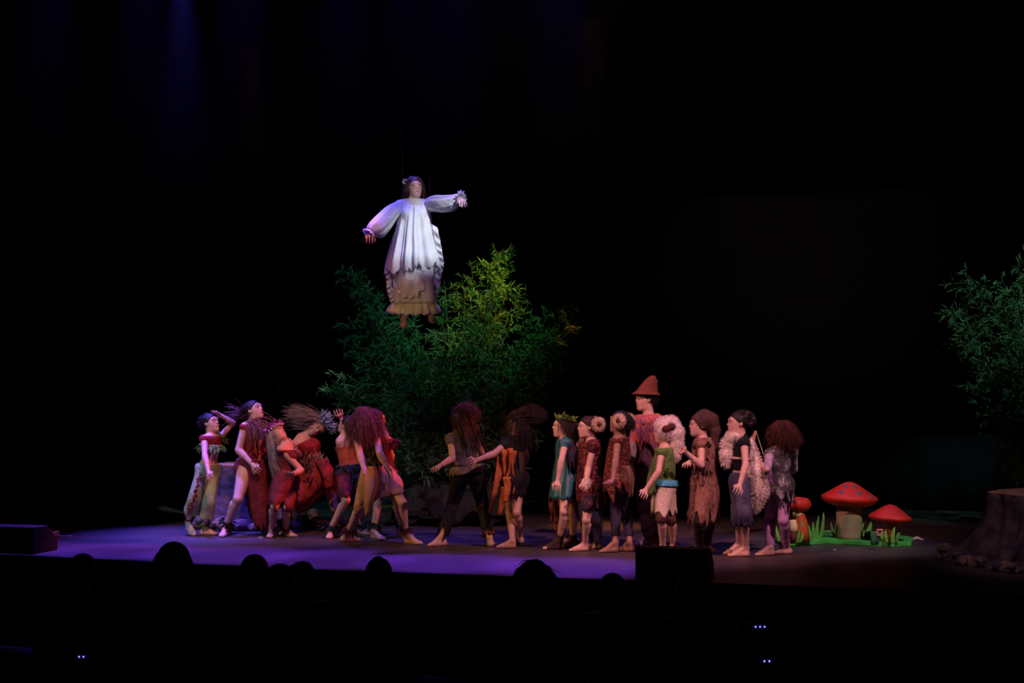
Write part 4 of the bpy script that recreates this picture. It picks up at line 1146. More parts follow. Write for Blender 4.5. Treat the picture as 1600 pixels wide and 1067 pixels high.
# ---- girl with white fur
f = Fig('girl in black crop vest and rolled dark denim with white fur slung behind her', 1.47,
        {'L': ((1171, 870), (1136, 870), (1166, 855)), 'R': ((1158, 866), (1129, 867), (1155, 850))}, {'L': (1162, 803), 'R': (1155, 804)},
        (1156, 752), (1158, 682), (1153, 661), -85, (-84, 3, 0),
        {'L': ((1165, 727, -1), (1156, 757, -1), (1153, 772, -1), 'relaxed'), 'R': ((1146, 720, 1), (1136, 703, -1), (1129, 695, -1), 'open-cam')}, skin='fair', sh={'L': (1163, 692, -.12)})
rng = np.random.default_rng(54)
cur = []
for i in range(11):
    q = f.C - f.F * rng.uniform(.03, .15) + f.U * rng.uniform(-.02, .12) + f.L * rng.uniform(-.07, .07)
    cur.append(field_mesh([el('b', q, np.eye(3), (.034, .034, .034), .02)], vox=.009))
f.hair(H_BLACK, 420, .09, -f.F * .8 + f.U * .1, pull=.5, wave=.3, noise=.16, r=.0038, seed=17, extra=cur)
f.tight('crop_vest', ('chest', 'waist', 'shL', 'shR'), .013, BLKC, clips=[(f.P + f.u * .25 * f.T, -f.u), (f.P + f.u * .86 * f.T + f.f * .1, f.u + f.f * .75)])
f.tight('jeans', ('pelvis', 'thL', 'thR', 'shinL', 'shinR'), .02, DENIM, cut={'shinL': (0, .22), 'shinR': (0, .22)}, clips=[(f.P + f.u * .2 * f.T, f.u)])
for k in 'LR':
    f.limb_cloth('jean_cuff', [f.K[k] + (f.hip[k] - f.K[k]) * .3, f.K[k], f.K[k] + (f.A[k] - f.K[k]) * .25], (.08, .08, .078), DENIM, k=k, fold=.06, rag=.02, rf=5, seed=55)
fp = [(1152, 682, -.09), (1144, 684, -.02), (1137, 696, 0), (1135, 712, -.02), (1134, 724, -.03)]
fr = [.035, .055, .06, .055, .04]
Pp = [f.J(q) for q in fp]
V, Q = field_mesh([rc('m', Pp[i], Pp[i + 1], fr[i], fr[i + 1], .03) for i in range(4)]); V2, F2 = join([(V, Q), fur_on(V, Q, 900, .03, seed=56)]); f.part('fur_collar', V2, F2, FURW)
fp = [(1172, 690, .02), (1176, 715, -.02), (1180, 740, -.06), (1182, 765, -.06), (1178, 786, -.06), (1176, 797, -.05)]
fr = [.03, .055, .10, .11, .075, .03]
Pp = [f.J(q) for q in fp]
V, Q = field_mesh([rc('m', Pp[i], Pp[i + 1], fr[i], fr[i + 1], .03) for i in range(5)]); V2, F2 = join([(V, Q), fur_on(V, Q, 2200, .035, seed=57)]); f.part('fur_pelt', V2, F2, FURW)
V, F = tuft_ring(f.P + f.u * .52 * f.T, f.u, .128, .004, 4, width=.003); f.part('waist_cord', V, F, CORD)

# ---- girl with the bow
f = Fig('girl with wild dark red curls, black silver vest and lilac leggings, holding a bow', 1.45,
        {'L': ((1210, 868), (1178, 869), (1203, 855)), 'R': ((1231, 866), (1212, 866), (1227, 854))}, {'L': (1202, 811), 'R': (1224, 813)},
        (1217, 756), (1219, 697), (1221, 675), -140, (-150, 0, 0),
        {'L': ((1199, 733, -1), (1187, 723, 1), (1182, 713, 1), 'grip'), 'R': ((1241, 734, 1), (1228, 742, 1), (1218, 738, 1), 'relaxed')}, skin='fair', sh={'L': (1203, 710, -.08), 'R': (1238, 707, .03)}, face_parts=False)
f.hair(H_RED, 1400, .215, (.05, -.03, -1), pull=.38, wave=.7, wfreq=1.7, noise=.25, r=.0035, steps=10, seed=18, out=.4, low=-.8, avoid=False, margin=.01)
bodice(f, SILV, .95, -.05, .016, 'vest')
f.cloth('tattered_skirt', [(1202, 740, 1234, 740, .13), (1200, 758, 1238, 758, .15), (1203, 776, 1240, 780, .15)], SILV, fold=.08, ff=9, rag=.06, rf=8, zig=True, seed=58)
P = np.array([f.J((x, 765, -.13)) for x in np.linspace(1204, 1238, 12)]); V, F = shreds(P, .22, .02, seed=59); f.part('skirt_shreds', V, F, BLKC, .004)
P = np.array([f.J((x, 735, -.15)) for x in (1199, 1201, 1203, 1204)]); V, F = shreds(P, .22, .03, seed=60); f.part('violet_ribbons', V, F, cl('violet_ribbon', (.3, .14, .4)), .004)
leggings(f, LILAC, .92, .011)
sleeve(f, 'L', .95, .009, cl('lilac_sleeve', (.4, .32, .42))); sleeve(f, 'R', .95, .009, cl('lilac_sleeve', (.4, .32, .42)))
# the bow in her hand is a thing of its own
G = f.hand['L'][0] + f.hand['L'][1] * .06
Y = G[1]
def bp(x, y, d=0): return at(x, y, Y + d)
tips = [bp(1181, 673, .03), bp(1186, 757, .1)]
bow = empty('archery_bow', bp(1184, 715), 'small orange wooden bow held by the girl with red curls', 'bow')
bb = np.array(bow.location)
mb = MB(); mb.tube([tips[0], bp(1177, 684, .02), bp(1175, 695), bp(1180, 706), G, bp(1179, 728), bp(1177, 742, .05), tips[1]], [.012, .022, .022, .02, .02, .02, .02, .01], 10); mb.build('limb', WOOD, bow, bb, True)
mb = MB(); mb.tube([tips[0], bp(1194, 713, .0), tips[1]], .004); mb.build('bowstring', CORD, bow, bb)

# ---- the flying girl
D = 15.2
f = Fig('barefoot girl in a ruffled white nightgown flying on wires with arms spread', 1.58,
        {'R': ((633, 501, .02), (630, 515, -.06), (632, 492, 0)), 'L': ((672, 493, .02), (674, 507, -.06), (673, 485, 0))}, {'R': (637, 442), 'L': (667, 436)},
        (647, 384), (646, 314), (648, 293), 5, (16, 3, -6),
        {'R': ((600, 342, -1), (579, 364, -1), (580, 379, -1), 'relaxed-down'), 'L': ((692, 314, -1), (718, 310.5, -1), (728, 321, -1), 'relaxed-down')}, skin='fair', free=D, base=at(650, 516, D), group='performers on the stage', adult=True)
f.hair(H_BRN, 620, .27, (-.05, .02, -1), lat=1, pull=.55, noise=.08, r=.0038, steps=11, seed=19, out=.1, margin=.016)
mb = MB(); q = f.C - f.L * .10 + f.U * .07
for t in np.linspace(0, 6.283, 6, endpoint=False): mb.lathe([(.001, -.012), (.016, 0), (.001, .012)], q + .02 * np.array([math.cos(t), 0, math.sin(t)]), 7)
mb.build('hair_flower', PEARL, f.root, f.base, True)
f.tight('gown_yoke', ('chest', 'shL', 'shR'), .02, WHITEC, clips=[(f.P + f.u * .60 * f.T, -f.u), (f.N + f.u * .02, f.u)])
f.cloth('gown_skirt', [(628, 325, 668, 323, .13), (624, 338, 671, 336, .15, -.01), (619, 360, 674, 358, .17, -.02), (613, 386, 680, 384, .20, -.03), (608, 410, 685, 405, .23, -.04), (606, 428, 688, 418, .22, -.04)], WHITEC, n=150, sub=6, fold=.10, ff=14, fold0=.35, rag=.03, rf=9, seed=61)
f.cloth('underskirt', [(614, 392, 680, 390, .17, -.02), (612, 418, 682, 414, .20, -.02), (614, 444, 677, 442, .19, .0), (616, 475, 675, 474, .16, .02)], WHITEC, n=120, sub=6, fold=.035, ff=8, fold0=.6, seed=66)
def ruffle(pts, w, name, out, n=90, seed=0):
    pts = [np.asarray(p, float) for p in pts]
    t = np.linspace(0, len(pts) - 1, n); i = np.clip(t.astype(int), 0, len(pts) - 2)
    A = np.array([pts[a] + (pts[a + 1] - pts[a]) * (q - a) for a, q in zip(i, t)])
    rg = np.random.default_rng(seed)
    S = 5; rows = []
    o = np.asarray(out, float) if np.ndim(out) > 1 else np.tile(np.asarray(out, float), (n, 1))
    T = np.gradient(A, axis=0); T /= np.linalg.norm(T, axis=1)[:, None]
    nn = np.cross(o, T); nn /= np.linalg.norm(nn, axis=1)[:, None]
    ph = np.cumsum(rg.uniform(.5, 1.3, n)) * .8
    for s in range(S):
        rows.append(A + o * w * s / (S - 1) + nn * (np.sin(ph) * .028 * s / (S - 1))[:, None])
    V = np.concatenate(rows); a, b = np.meshgrid(np.arange(S - 1), np.arange(n - 1), indexing='ij')
    Q = np.stack([a * n + b, a * n + b + 1, (a + 1) * n + b + 1, (a + 1) * n + b], -1).reshape(-1, 4)
    f.part(name, V, Q, WHITEC, .005)
hem = [f.J((647 + 32 * math.cos(t), 468 + 3 * math.sin(t), .03 - .13 * math.sin(t))) for t in np.linspace(0, 2 * math.pi, 25)]
od = np.array([nrm([.45 * math.cos(t), -.3 * math.sin(t), -1]) for t in np.linspace(0, 2 * math.pi, 150)])
ruffle(hem, .15, 'hem_ruffle', od, 150, 1)
ruffle([f.J(q) for q in ((674, 350, -.05), (680, 382, -.08), (684, 405, -.10), (680, 428, -.08), (676, 450, -.04), (672, 466, -.02))], .075, 'side_ruffle', np.array([nrm([.85, -.1, -.45])] * 90), 90, 2)
ruffle([f.J(q) for q in ((614, 400, -.08), (611, 425, -.10), (612, 445, -.08), (618, 466, -.02))], .07, 'side_ruffle', np.array([nrm([-.8, -.15, -.6])] * 70), 70, 3)
ruffle([f.J(q) for q in ((614, 436, -.12), (622, 452, -.18), (634, 462, -.2), (650, 460, -.2), (662, 446, -.2), (672, 430, -.16))], .035, 'front_ruffle', np.array([nrm([0, -.5, -.8])] * 60), 60, 4)
for k, rr in (('R', (.06, .085, .10, .10, .055)), ('L', (.065, .085, .09, .08, .055))):
    S_, E_, W_ = f.S[k], f.E[k], f.Wr[k]
    pts = [S_, S_ + (E_ - S_) * .5, E_, E_ + (W_ - E_) * .6, E_ + (W_ - E_) * .92]
    rg = []
    for i, p in enumerate(pts):
        d = nrm(pts[min(i + 1, 4)] - pts[max(i - 1, 0)]); x = nrm(np.cross(d, [0, 1, 0])); y = np.cross(d, x)
        sag = np.array([0, 0, -.03 if i in (2, 3) else 0])
        rg.append((p + sag, x * rr[i], y * rr[i]))
    V, Q = loft(rg, n=48, fold=.06, ff=8, fold0=.5, seed=62 + ord(k)); f.part('sleeve', V, Q, WHITEC, .005)
    c = pts[-1]; d = nrm(W_ - E_); x = nrm(np.cross(d, [0, 1, 0])); y = np.cross(d, x)
    V, Q = loft([(c - d * .02, x * .045, y * .045), (c + d * .012, x * .04, y * .04), (c + d * .05, x * .075, y * .075)], n=60, fold=.16, ff=11, seed=65); f.part('cuff_ruffle', V, Q, WHITEC, .004)
# the wires she hangs from
rig = empty('flying_rig', at(650, -140, D), 'two thin wires carrying the flying girl up to a fly bar', 'wires')
rb = np.array(rig.location)
WIRE = mat('steel_wire', (.12, .12, .13), rough=.5)
for (x0, y0, x1, d) in ((629, 300, 627, .1), (671, 345, 671.5, .1)):
    m = MB(); m.tube([at(x0, y0, D + d), at(x1, -140, D + d)], .002); m.build('wire', WIRE, rig, rb)
z = at(650, -140, D + .1)
m = MB(); m.tube([z - [.9, 0, 0], z + [.9, 0, 0]], .025, 10); m.build('fly_bar', BLACK, rig, rb)
for dx in (-.7, .7):
    m = MB(); m.tube([z + [dx, 0, 0], np.array([z[0] + dx, z[1], 9.2])], .006); m.build('hoist_cable', WIRE, rig, rb)

# ------------------------------------------------------------------ foam mushrooms
MRED = mat('mushroom_red', (.52, .025, .018), (.44, .02, .016), 6, .55, spec=.35, bump=.15, bscale=18)
MSPOT = mat('mushroom_spot_grey', (.10, .085, .12), rough=.5)
MSTEM = mat('mushroom_stem_tan', (.34, .27, .16), (.26, .21, .12), 5, .8, bump=.3, bscale=12)
MYEL = mat('mushroom_collar_yellow', (.5, .42, .12), rough=.7)
MORG = mat('mushroom_stem_red', (.5, .06, .02), (.42, .1, .02), 4, .6)
GRASS = mat('foam_grass', (.13, .46, .07), (.09, .36, .05), 7, .7)
TURF = mat('foam_turf', (.075, .48, .085), (.055, .38, .065), 6, .8, bump=.2, bscale=30)
CREAMP = mat('cream_foam', (.66, .55, .30), rough=.8)
POTB = mat('brown_pot_foam', (.22, .05, .04), rough=.8)
PINK = mat('pink_petal', (.62, .28, .28), rough=.7)
DGRN = mat('dark_green_foam', (.03, .12, .07), rough=.8)
gm = lambda x, y, z=0.0: ground(x, y, z)
c0 = gm(1330, 848)
isl = empty('mushroom_island', c0, 'green foam turf base with red toadstools and foam grass blades', 'stage prop')
outl = [(1216, 849), (1232, 843), (1262, 841), (1290, 836), (1340, 835), (1372, 838), (1400, 842), (1427, 847), (1424, 854), (1395, 855), (1372, 854), (1345, 853), (1318, 851), (1290, 850), (1268, 852), (1240, 853), (1222, 853)]
pts = []
for i in range(len(outl)):
    a, b = np.array(outl[i - 1]), np.array(outl[i])
    for t in (0, .5): pts.append(gm(*(a + (b - a) * t)))
cc = np.mean(pts, 0)
m = MB(); m.prism([p[:2] for p in pts], 0, .055); o = m.build('turf_base', TURF, isl, c0, bevel=.012)
TOP = .055
def mush(x, y, stem_prof, stem_m, cap_prof, cap_z, tilt, wob, squash=1.0, spots=(), collar=None, lean=0):
    b = gm(x, y, TOP)
    m = MB(); m.lathe(stem_prof, b, 28)
    if lean:
        m.V = [(v[0] + lean * ((v[2] - b[2]) / .35) ** 2, v[1], v[2]) for v in m.V]
    st = m.build('mushroom', stem_m, isl, c0, True)
    R = np.array(Matrix.Rotation(tilt, 3, 'Y'))
    cb = b + [lean * (cap_z / .35) ** 2, 0, cap_z]
    m = MB(); m.lathe(cap_prof, cb, 44, wob=wob, R=R); m.build('cap', MRED, st, c0, True)
    pr = [(r, z) for r, z in cap_prof]
    for (az, fr, sz) in spots:
        # a dark disc lying on the sloping upper face of the cap
        up = [q for q in pr if q[1] >= 0]
        z = fr * max(q[1] for q in up)
        for (r0, z0), (r1, z1) in zip(pr[:-1], pr[1:]):
            if z0 <= z <= z1 and z0 >= 0:
                t = (z - z0) / (z1 - z0 + 1e-9); rr = r0 + (r1 - r0) * t; nrm_l = nrm([z1 - z0, r0 - r1]); break
        a = math.radians(az); w = wob(a, z)
        p = np.array([rr * w * math.cos(a), rr * w * math.sin(a), z]); n = nrm([nrm_l[0] * math.cos(a), nrm_l[0] * math.sin(a), nrm_l[1]])
        x_ = nrm(np.cross(n, [0, 0, 1])); y_ = np.cross(n, x_)
        m = MB(); m.lathe([(sz, -.02), (sz, .002), (sz * .8, .004)], cb + R @ p, 16, R=R @ np.stack([x_, y_, n], 1)); m.build('spot', MSPOT, st, c0, True)
    if collar:
        m = MB(); m.lathe([(collar[0], collar[1]), (collar[0] * 1.05, collar[1] + .02), (collar[0] * .95, collar[2])], b + [lean, 0, 0], 24); m.build('collar', MYEL, st, c0, True)
    return st
mush(1327, 841, [(.148, 0), (.14, .03), (.138, .2), (.14, .42)], MSTEM,
     [(.02, .0), (.17, -.02), (.24, .0), (.282, .04), (.293, .065), (.283, .085), (.22, .125), (.15, .17), (.09, .21), (.045, .232), (.015, .24), (.002, .241)], .37, .05,
     lambda a, z: 1 + .04 * math.cos(2 * a) + .02 * math.cos(5 * a), spots=[(238, .80, .028), (285, .80, .028), (232, .55, .032), (285, .55, .034), (318, .42, .03)])
mush(1252, 844, [(.10, 0), (.095, .1), (.075, .2), (.052, .29), (.05, .32)], MORG,
     [(.02, -.0), (.075, -.01), (.112, .03), (.122, .06), (.112, .1), (.085, .13), (.03, .138), (.002, .139)], .32, .03, lambda a, z: 1 + .06 * math.cos(3 * a) + .04 * math.cos(7 * a), collar=(.056, .25, .33), lean=-.03)
mush(1391, 846, [(.065, 0), (.06, .1), (.062, .2), (.08, .24)], MORG,
     [(.02, .0), (.13, -.015), (.19, .01), (.215, .035), (.21, .055), (.16, .09), (.11, .13), (.06, .165), (.02, .18), (.002, .181)], .21, .08, lambda a, z: 1 + .05 * math.cos(2 * a + 1) + .03 * math.cos(5 * a), spots=[])
b = gm(1239, 849, TOP)
m = MB(); m.lathe([(.03, 0), (.05, .1), (.052, .13)], b, 20); st = m.build('toadstool_pot', POTB, isl, c0, True)
m = MB(); m.lathe([(.056, .12), (.05, .18), (.036, .24), (.033, .245), (.001, .246)], b, 20); m.build('pot_top', CREAMP, st, c0, True)
rng = np.random.default_rng(70)
for (x, y, x1, y1, w) in ((1218, 846, 1211, 818, .03), (1243, 848, 1249, 827, .026), (1237, 848, 1234, 826, .024), (1249, 847, 1253, 830, .03), (1259, 845, 1251, 813, .034), (1268, 845, 1263, 820, .03), (1273, 842, 1270, 815, .03), (1277, 842, 1279, 806, .03), (1281, 841, 1287, 800, .032),
                         (1304, 838, 1298, 815, .024), (1309, 838, 1308, 812, .03), (1313, 838, 1308, 811, .034), (1334, 840, 1328, 811, .036), (1343, 840, 1350, 816, .03), (1352, 840, 1361, 815, .03), (1357, 840, 1362, 818, .026), (1380, 846, 1374, 834, .028), (1386, 847, 1384, 826, .026), (1395, 848, 1398, 822, .034), (1401, 847, 1407, 825, .03)):
    p, q = gm(x, y, TOP), at(x1, y1, gm(x, y, TOP)[1])
    d = q - p; s = np.array([w * .8, 0, 0]); t = np.array([0, .011, 0])
    m = MB()
    bend = np.array([rng.uniform(-.015, .015), -.01, 0])
    prof = [(p, .7), (p + d * .4 + bend, .7), (p + d * .75 + bend * .6, .45), (q, .12)]
    v, fc = [], []
    for c, k in prof: v += [c - s * k - t, c + s * k - t, c + s * k + t, c - s * k + t]
    for i in range(3): fc += [(i * 4 + j, i * 4 + (j + 1) % 4, i * 4 + 4 + (j + 1) % 4, i * 4 + 4 + j) for j in range(4)]
    fc += [(3, 2, 1, 0), (12, 13, 14, 15)]
    m.add(v, fc); m.build('grass_blade', GRASS, isl, c0)
fl = gm(1372, 851, 0)
m = MB(); m.box(fl + [-.005, -.03, .03], (.28, .1, .06)); m.build('flower_block', DGRN, isl, c0, bevel=.008)
st = gm(1372, 851, .05)
for dx, dz in ((-.07, .15), (-.045, .12), (-.02, .14), (-.06, .1)):
    m = MB(); m.tube([st + [dx, -.02, 0], st + [dx + .005, -.02, dz * .6], st + [dx - .008, -.02, dz]], [.014, .015, .004]); m.build('dark_leaf', DGRN, isl, c0, True)
m = MB(); hq = st + [.01, -.03, .13]; m.tube([st + [.0, -.02, 0], hq], .006); sm = m.build('flower_stem', DGRN, isl, c0)
m = MB()
for t in np.linspace(0, 6.283, 6, endpoint=False): m.lathe([(.001, -.014), (.024, 0), (.001, .014)], hq + .03 * np.array([math.cos(t), -.2, math.sin(t)]), 8)
m.build('flower_head', PINK, sm, c0, True)

# ------------------------------------------------------------------ tree stumps
BARK = mat('stump_bark', (.10, .07, .072), (.035, .025, .03), 7, .9, bump=1.0, bscale=14)
RING = mat('stump_top_wood', (.42, .27, .17), (.33, .2, .12), 9, .8, bump=.2)
ROCK = mat('stump_root_crust', (.24, .15, .10), (.07, .05, .05), 14, .85, bump=1.0, bscale=22)
def lump(name, c, r, seed, m_, parent, base, sq=.7):
    rg = np.random.default_rng(seed)
    me = bpy.data.meshes.new(name)
    bm = bmesh.new(); bmesh.ops.create_icosphere(bm, subdivisions=2, radius=1)
    dirs = rg.normal(size=(7, 3)); am = rg.uniform(.1, .35, 7)
    for v in bm.verts:
        n = np.array(v.co); k = 1 + sum(a * max(0, n @ nrm(d)) ** 3 for a, d in zip(am, dirs)) - .25 * max(0, math.sin(7 * n[0] + seed) * math.sin(6 * n[1]) * math.sin(8 * n[2]))
        v.co = Vector(n * k * np.array(r) * np.array([1, 1, sq]))
    bm.to_mesh(me); bm.free()
    me.polygons.foreach_set('use_smooth', np.full(len(me.polygons), False)); me.materials.append(m_)
    o = bpy.data.objects.new(name, me); COL.objects.link(o); o.parent = parent
    o.location = tuple(np.asarray(c) - base)
    return o
def stump(label, x, y, r_top, r_bot, h, seed, lumps, nroot=7, elong=1.0):
    b = gm(x, y)
    root = empty('tree_stump', b, label, 'tree stump')
    rg = np.random.default_rng(seed); ph = rg.uniform(0, 6.28, 4)
    wob = lambda a, z: (1 + (.05 + .10 * max(0, 1 - z / h)) * math.sin(5 * a + ph[0]) + .05 * math.sin(9 * a + ph[1]) + .03 * math.sin(17 * a + ph[2] + 6 * z))
    prof = [(r_bot, 0), (r_bot * .93, .04)] + [(r_top + (r_bot - r_top) * (1 - t) ** 2.4, h * t) for t in np.linspace(.1, 1, 12)]
    m = MB(); m.lathe(prof, b, 72, wob); m.build('trunk', BARK, root, b, True)
    m = MB(); m.lathe([(r_top * 1.0, h - .012), (r_top * 1.02, h + .012), (r_top * .97, h + .022), (.002, h + .026)], b, 60, lambda a, z: wob(a, h)); m.build('cut_top', RING, root, b)
    for i in range(nroot):
        a = ph[3] + i * 2 * math.pi / nroot
        d = np.array([math.cos(a), math.sin(a), 0])
        m = MB(); m.tube([b + d * r_top * .98 + [0, 0, h * .55], b + d * r_top * 1.12 + [0, 0, h * .28], b + d * r_bot * .95 + [0, 0, .09], b + d * r_bot * 1.15 + [0, 0, .03]], [.03, .05, .06, .03], 7); m.build('root', BARK, root, b, True)
    for i in range(lumps):
        a = rg.uniform(0, 6.283); rr = r_bot * rg.uniform(.9, 1.2); s = rg.uniform(.03, .085)
        z = s * .5 + max(0, rg.normal(.0, .08))
        lump('root_lump', b + [math.cos(a) * rr * elong, math.sin(a) * rr, z], (s, s, s), seed * 50 + i, ROCK, root, b)
    return root
stump('dark tree stump behind the dancers with a crusty knotted root base', 397, 822, .43, .56, .75, 71, 120, 8, 1.1)
stump('large dark tree stump at the right edge of the stage', 1640, 880, .52, .86, .66, 72, 70, 6)

# ------------------------------------------------------------------ stage boxes, cable, small litter
BOXM = mat('speaker_black', (.012, .012, .013), (.018, .018, .02), 30, .7)
GRILL = mat('speaker_grille', (.008, .008, .009), rough=.5, metal=.3)
def wedge(label, x0, x1, y, w_d=.42, h=.28, flip=1):
    p, q = gm(x0, y), gm(x1, y)
    c = (p + q) / 2; w = np.linalg.norm(q - p)
    o = empty('monitor_speaker', c + SY * .25, label, 'speaker'); b = np.array(o.location)
    R = np.stack([SX, SY, [0, 0, 1]], 1)
    prof = [(-w_d / 2, 0), (w_d / 2, 0), (w_d / 2, h * .45), (w_d * .05, h), (-w_d / 2, h)]
    v = [b + R @ np.array([s * w / 2, yy, zz]) for s in (-1, 1) for yy, zz in prof]
    m = MB(); m.add(v, [tuple(range(5)), tuple(range(9, 4, -1))] + [(i, 5 + i, 5 + (i + 1) % 5, (i + 1) % 5) for i in range(5)]); m.build('cabinet', BOXM, o, b, bevel=.01)
    a = np.array([0, w_d / 2, h * .45]); e = np.array([0, w_d * .05, h]); n = nrm([0, h * .55, w_d * .45])
    g = [b + R @ (np.array([s * w * .44, 0, 0]) + a * t + e * (1 - t) + n * k) for k in (.002, .012) for s in (-1, 1) for t in (.08, .92)]
    m = MB(); m.add(g, [(0, 1, 3, 2), (4, 6, 7, 5), (0, 4, 5, 1), (2, 3, 7, 6), (0, 2, 6, 4), (1, 5, 7, 3)]); m.build('grille', GRILL, o, b)
    for s in (-1, 1):
        m = MB(); m.box(b + R @ np.array([s * (w / 2 + .004), 0, h * .55]), (.01, .12, .04), R); m.build('handle', GRILL, o, b)
    return o
wedge('black wedge monitor speaker on the stage edge below the fleece-hatted child', 990, 1103, 909)
wedge('black wedge monitor speaker on the stage edge at the far left', -30, 54, 865, h=.27)
CABL = mat('pale_cable', (.34, .42, .48), rough=.6)
c = gm(70, 838); m = MB(); rng = np.random.default_rng(73)
pt = [c + np.array([math.cos(t) * (.12 + .03 * math.sin(t * .7)) + .05 * math.sin(t * .3), math.sin(t) * (.16 + .03 * math.cos(t * .9)), .012 + .0016 * t]) for t in np.linspace(0, 26, 110)]
m.tube(pt + [c + [.2, -.1, .01], c + [.32, -.02, .01]], .008, 6); tag(m.build('cable_coil', CABL, base=c, smooth=True), 'small heap of pale coiled cable on the floor at far left', 'cable')
TAPE = mat('white_tape', (.6, .6, .62), rough=.6)
for (x, y, w, a, lab) in ((136, 819, .06, .2, 'tiny white tape mark near the left curtain'), (522, 834, .07, .1, 'small pale tape scrap behind the leaning dancers'), (1475, 861, .10, .15, 'thin white tape strip beside the right-hand stump'),
                          (1304, 859, .03, .5, 'tiny white scrap in front of the mushroom island'), (1289, 890, .02, .3, 'tiny pale fleck near the stage edge right of the wedge'), (407, 840, .05, .1, 'small pale scrap at the feet of the red-dressed woman')):
    p = gm(x, y); m = MB(); R = np.array(Matrix.Rotation(a, 3, 'Z')); m.box(p + [0, 0, .003], (w, .025, .006), R); tag(m.build('tape_scrap', TAPE, base=p), lab, 'tape')
p = gm(1433, 845); tw = MB(); tw.tube([p + [-.05, 0, .015], p + [0, .02, .03], p + [.05, -.01, .015], p + [.09, .02, .01]], [.012, .022, .014, .008]); tag(tw.build('crumpled_cloth', TAPE, base=p, smooth=True), 'crumpled pale rag just right of the mushroom island', 'rag')
p = gm(822, 854); m = MB(); m.tube([p + [-.06, 0, .012], p + [.0, .01, .02], p + [.06, 0, .01]], [.012, .02, .012]); tag(m.build('black_hair_tie', BLKC, base=p, smooth=True), 'small black cloth band lying behind the orange-tattered girl', 'band')
p = gm(842, 840); m = MB(); m.tube([p + [-.12, -.05, .006], p + [-.02, .0, .006], p + [.06, .06, .006], p + [.1, .16, .006]], .005); tag(m.build('thin_cable', BLKC, base=p), 'thin black cable end on the floor left of the teal dress', 'cable')

# ------------------------------------------------------------------ bamboo bushes on wheeled trolleys
BLEAF = mat('bamboo_leaf', (.10, .19, .055), (.055, .12, .04), 3, .5, spec=.4, trans=.25)
CANE = mat('bamboo_cane', (.12, .12, .04), (.07, .07, .03), 8, .6)
SACK = mat('trolley_sacking', (.03, .03, .022), (.016, .016, .013), 7, .95, bump=.5)
STEEL = mat('castor_steel', (.5, .48, .4), rough=.35, metal=.8)
def bush(label, xb, Yb, tips, half_w, seed, nleaf=42, cover=True, zc=.5):
    b = at(xb, 612, Yb); b[2] = 0
    root = empty('bamboo_bush', b, label, 'bush')
    rg = np.random.default_rng(seed)
    canes, twP, lP, lD = [], [], [], []
    for (x, y, dy) in tips:
        tip = at(x, y, Yb + dy)
        p0 = b + [(tip[0] - b[0]) * .28 + rg.normal(0, .06), rg.uniform(-.3, .3), zc]
        t = np.linspace(0, 1, 12)[:, None]
        mid = p0 + (tip - p0) * [.35, .4, .68]
        path = (1 - t) ** 2 * p0 + 2 * t * (1 - t) * mid + t ** 2 * tip + np.cumsum(rg.normal(0, .008, (12, 3)), 0)
        canes.append(path)
        Lc = np.linalg.norm(tip - p0)
        ntw = int(12 + Lc * 9)
        for j in range(ntw):
            s = rg.uniform(.05, 1) ** .8 * 10.99
            i = int(s); q = path[i] + (path[i + 1] - path[i]) * (s - i)
            ax = nrm(path[i + 1] - path[i])
            d = nrm(rg.normal(size=3) * [1, .8, .45] + ax * .7 + [0, 0, .15])
            ln = rg.uniform(.14, .42) * (1.15 - .6 * s / 11)
            k = np.linspace(0, 1, 5)[:, None]
            tw = q + d * ln * k + np.array([0, 0, -.12 * ln]) * k ** 2
            twP.append(tw)
            for _ in range(nleaf // 6):
                w = rg.uniform(.25, 1.0); jj = min(int(w * 4), 3)
                pp = tw[jj] + (tw[jj + 1] - tw[jj]) * (w * 4 - jj)
                lP.append(pp); lD.append(d * .8 + rg.normal(size=3) * .55 + [0, 0, -.25])
    cp, cq = tubes(np.array(canes), .009, .35, 5)
    meshob('canes', cp, [cq], CANE, root, b)
    tp, tq = tubes(np.array(twP), .0035, .4, 3)
    tag(meshob('twigs', tp, [tq], CANE, root, b), kind='stuff')
    lP, lD = np.array(lP), np.array(lD)
    V, T = blades(lP, lD, rg.normal(size=lP.shape) * .6 + [0, -.5, .8], rg.uniform(.07, .14, len(lP)), rg.uniform(.015, .027, len(lP)), bend=.4)
    tag(meshob('leaves', V, [T], BLEAF, root, b, smooth=False), kind='stuff')
    if cover:
        w = half_w
        m = MB(); m.box(b + [0, 0, .17], (w * 2, .9, .06)); m.build('trolley_deck', BOXM, root, b)
        rgs = [(b + [0, 0, zc + .05], np.array([w * .55, 0, 0]), np.array([0, .3, 0])), (b + [0, 0, zc - .05], np.array([w * .95, 0, 0]), np.array([0, .46, 0])), (b + [0, 0, .3], np.array([w * 1.05, 0, 0]), np.array([0, .5, 0])), (b + [0, 0, .13], np.array([w * 1.08, 0, 0]), np.array([0, .53, 0]))]
        V, Q = loft(rgs, n=80, fold=.05, ff=11, rag=.06, rf=9, seed=seed); solidify(meshob('sacking_cover', V, [Q], SACK, root, b), .01)
        for dx in (-w * .78, -w * .1, w * .6):
            q = b + [dx, -.36, 0]
            m = MB(); m.lathe([(.015, -.02), (.05, -.018), (.055, 0), (.05, .018), (.015, .02)], q + [0, 0, .055], 16, R=np.array([[0, 0, 1.], [1, 0, 0], [0, 1, 0]])); wh = m.build('castor_wheel', BOXM, root, b, True)
            m = MB()
            for s in (-1, 1): m.box(q + [s * .03, 0, .09], (.008, .05, .1))
            m.box(q + [0, 0, .14], (.09, .08, .012)); m.build('castor_fork', STEEL, wh, b)
    return root
rng = np.random.default_rng(80)
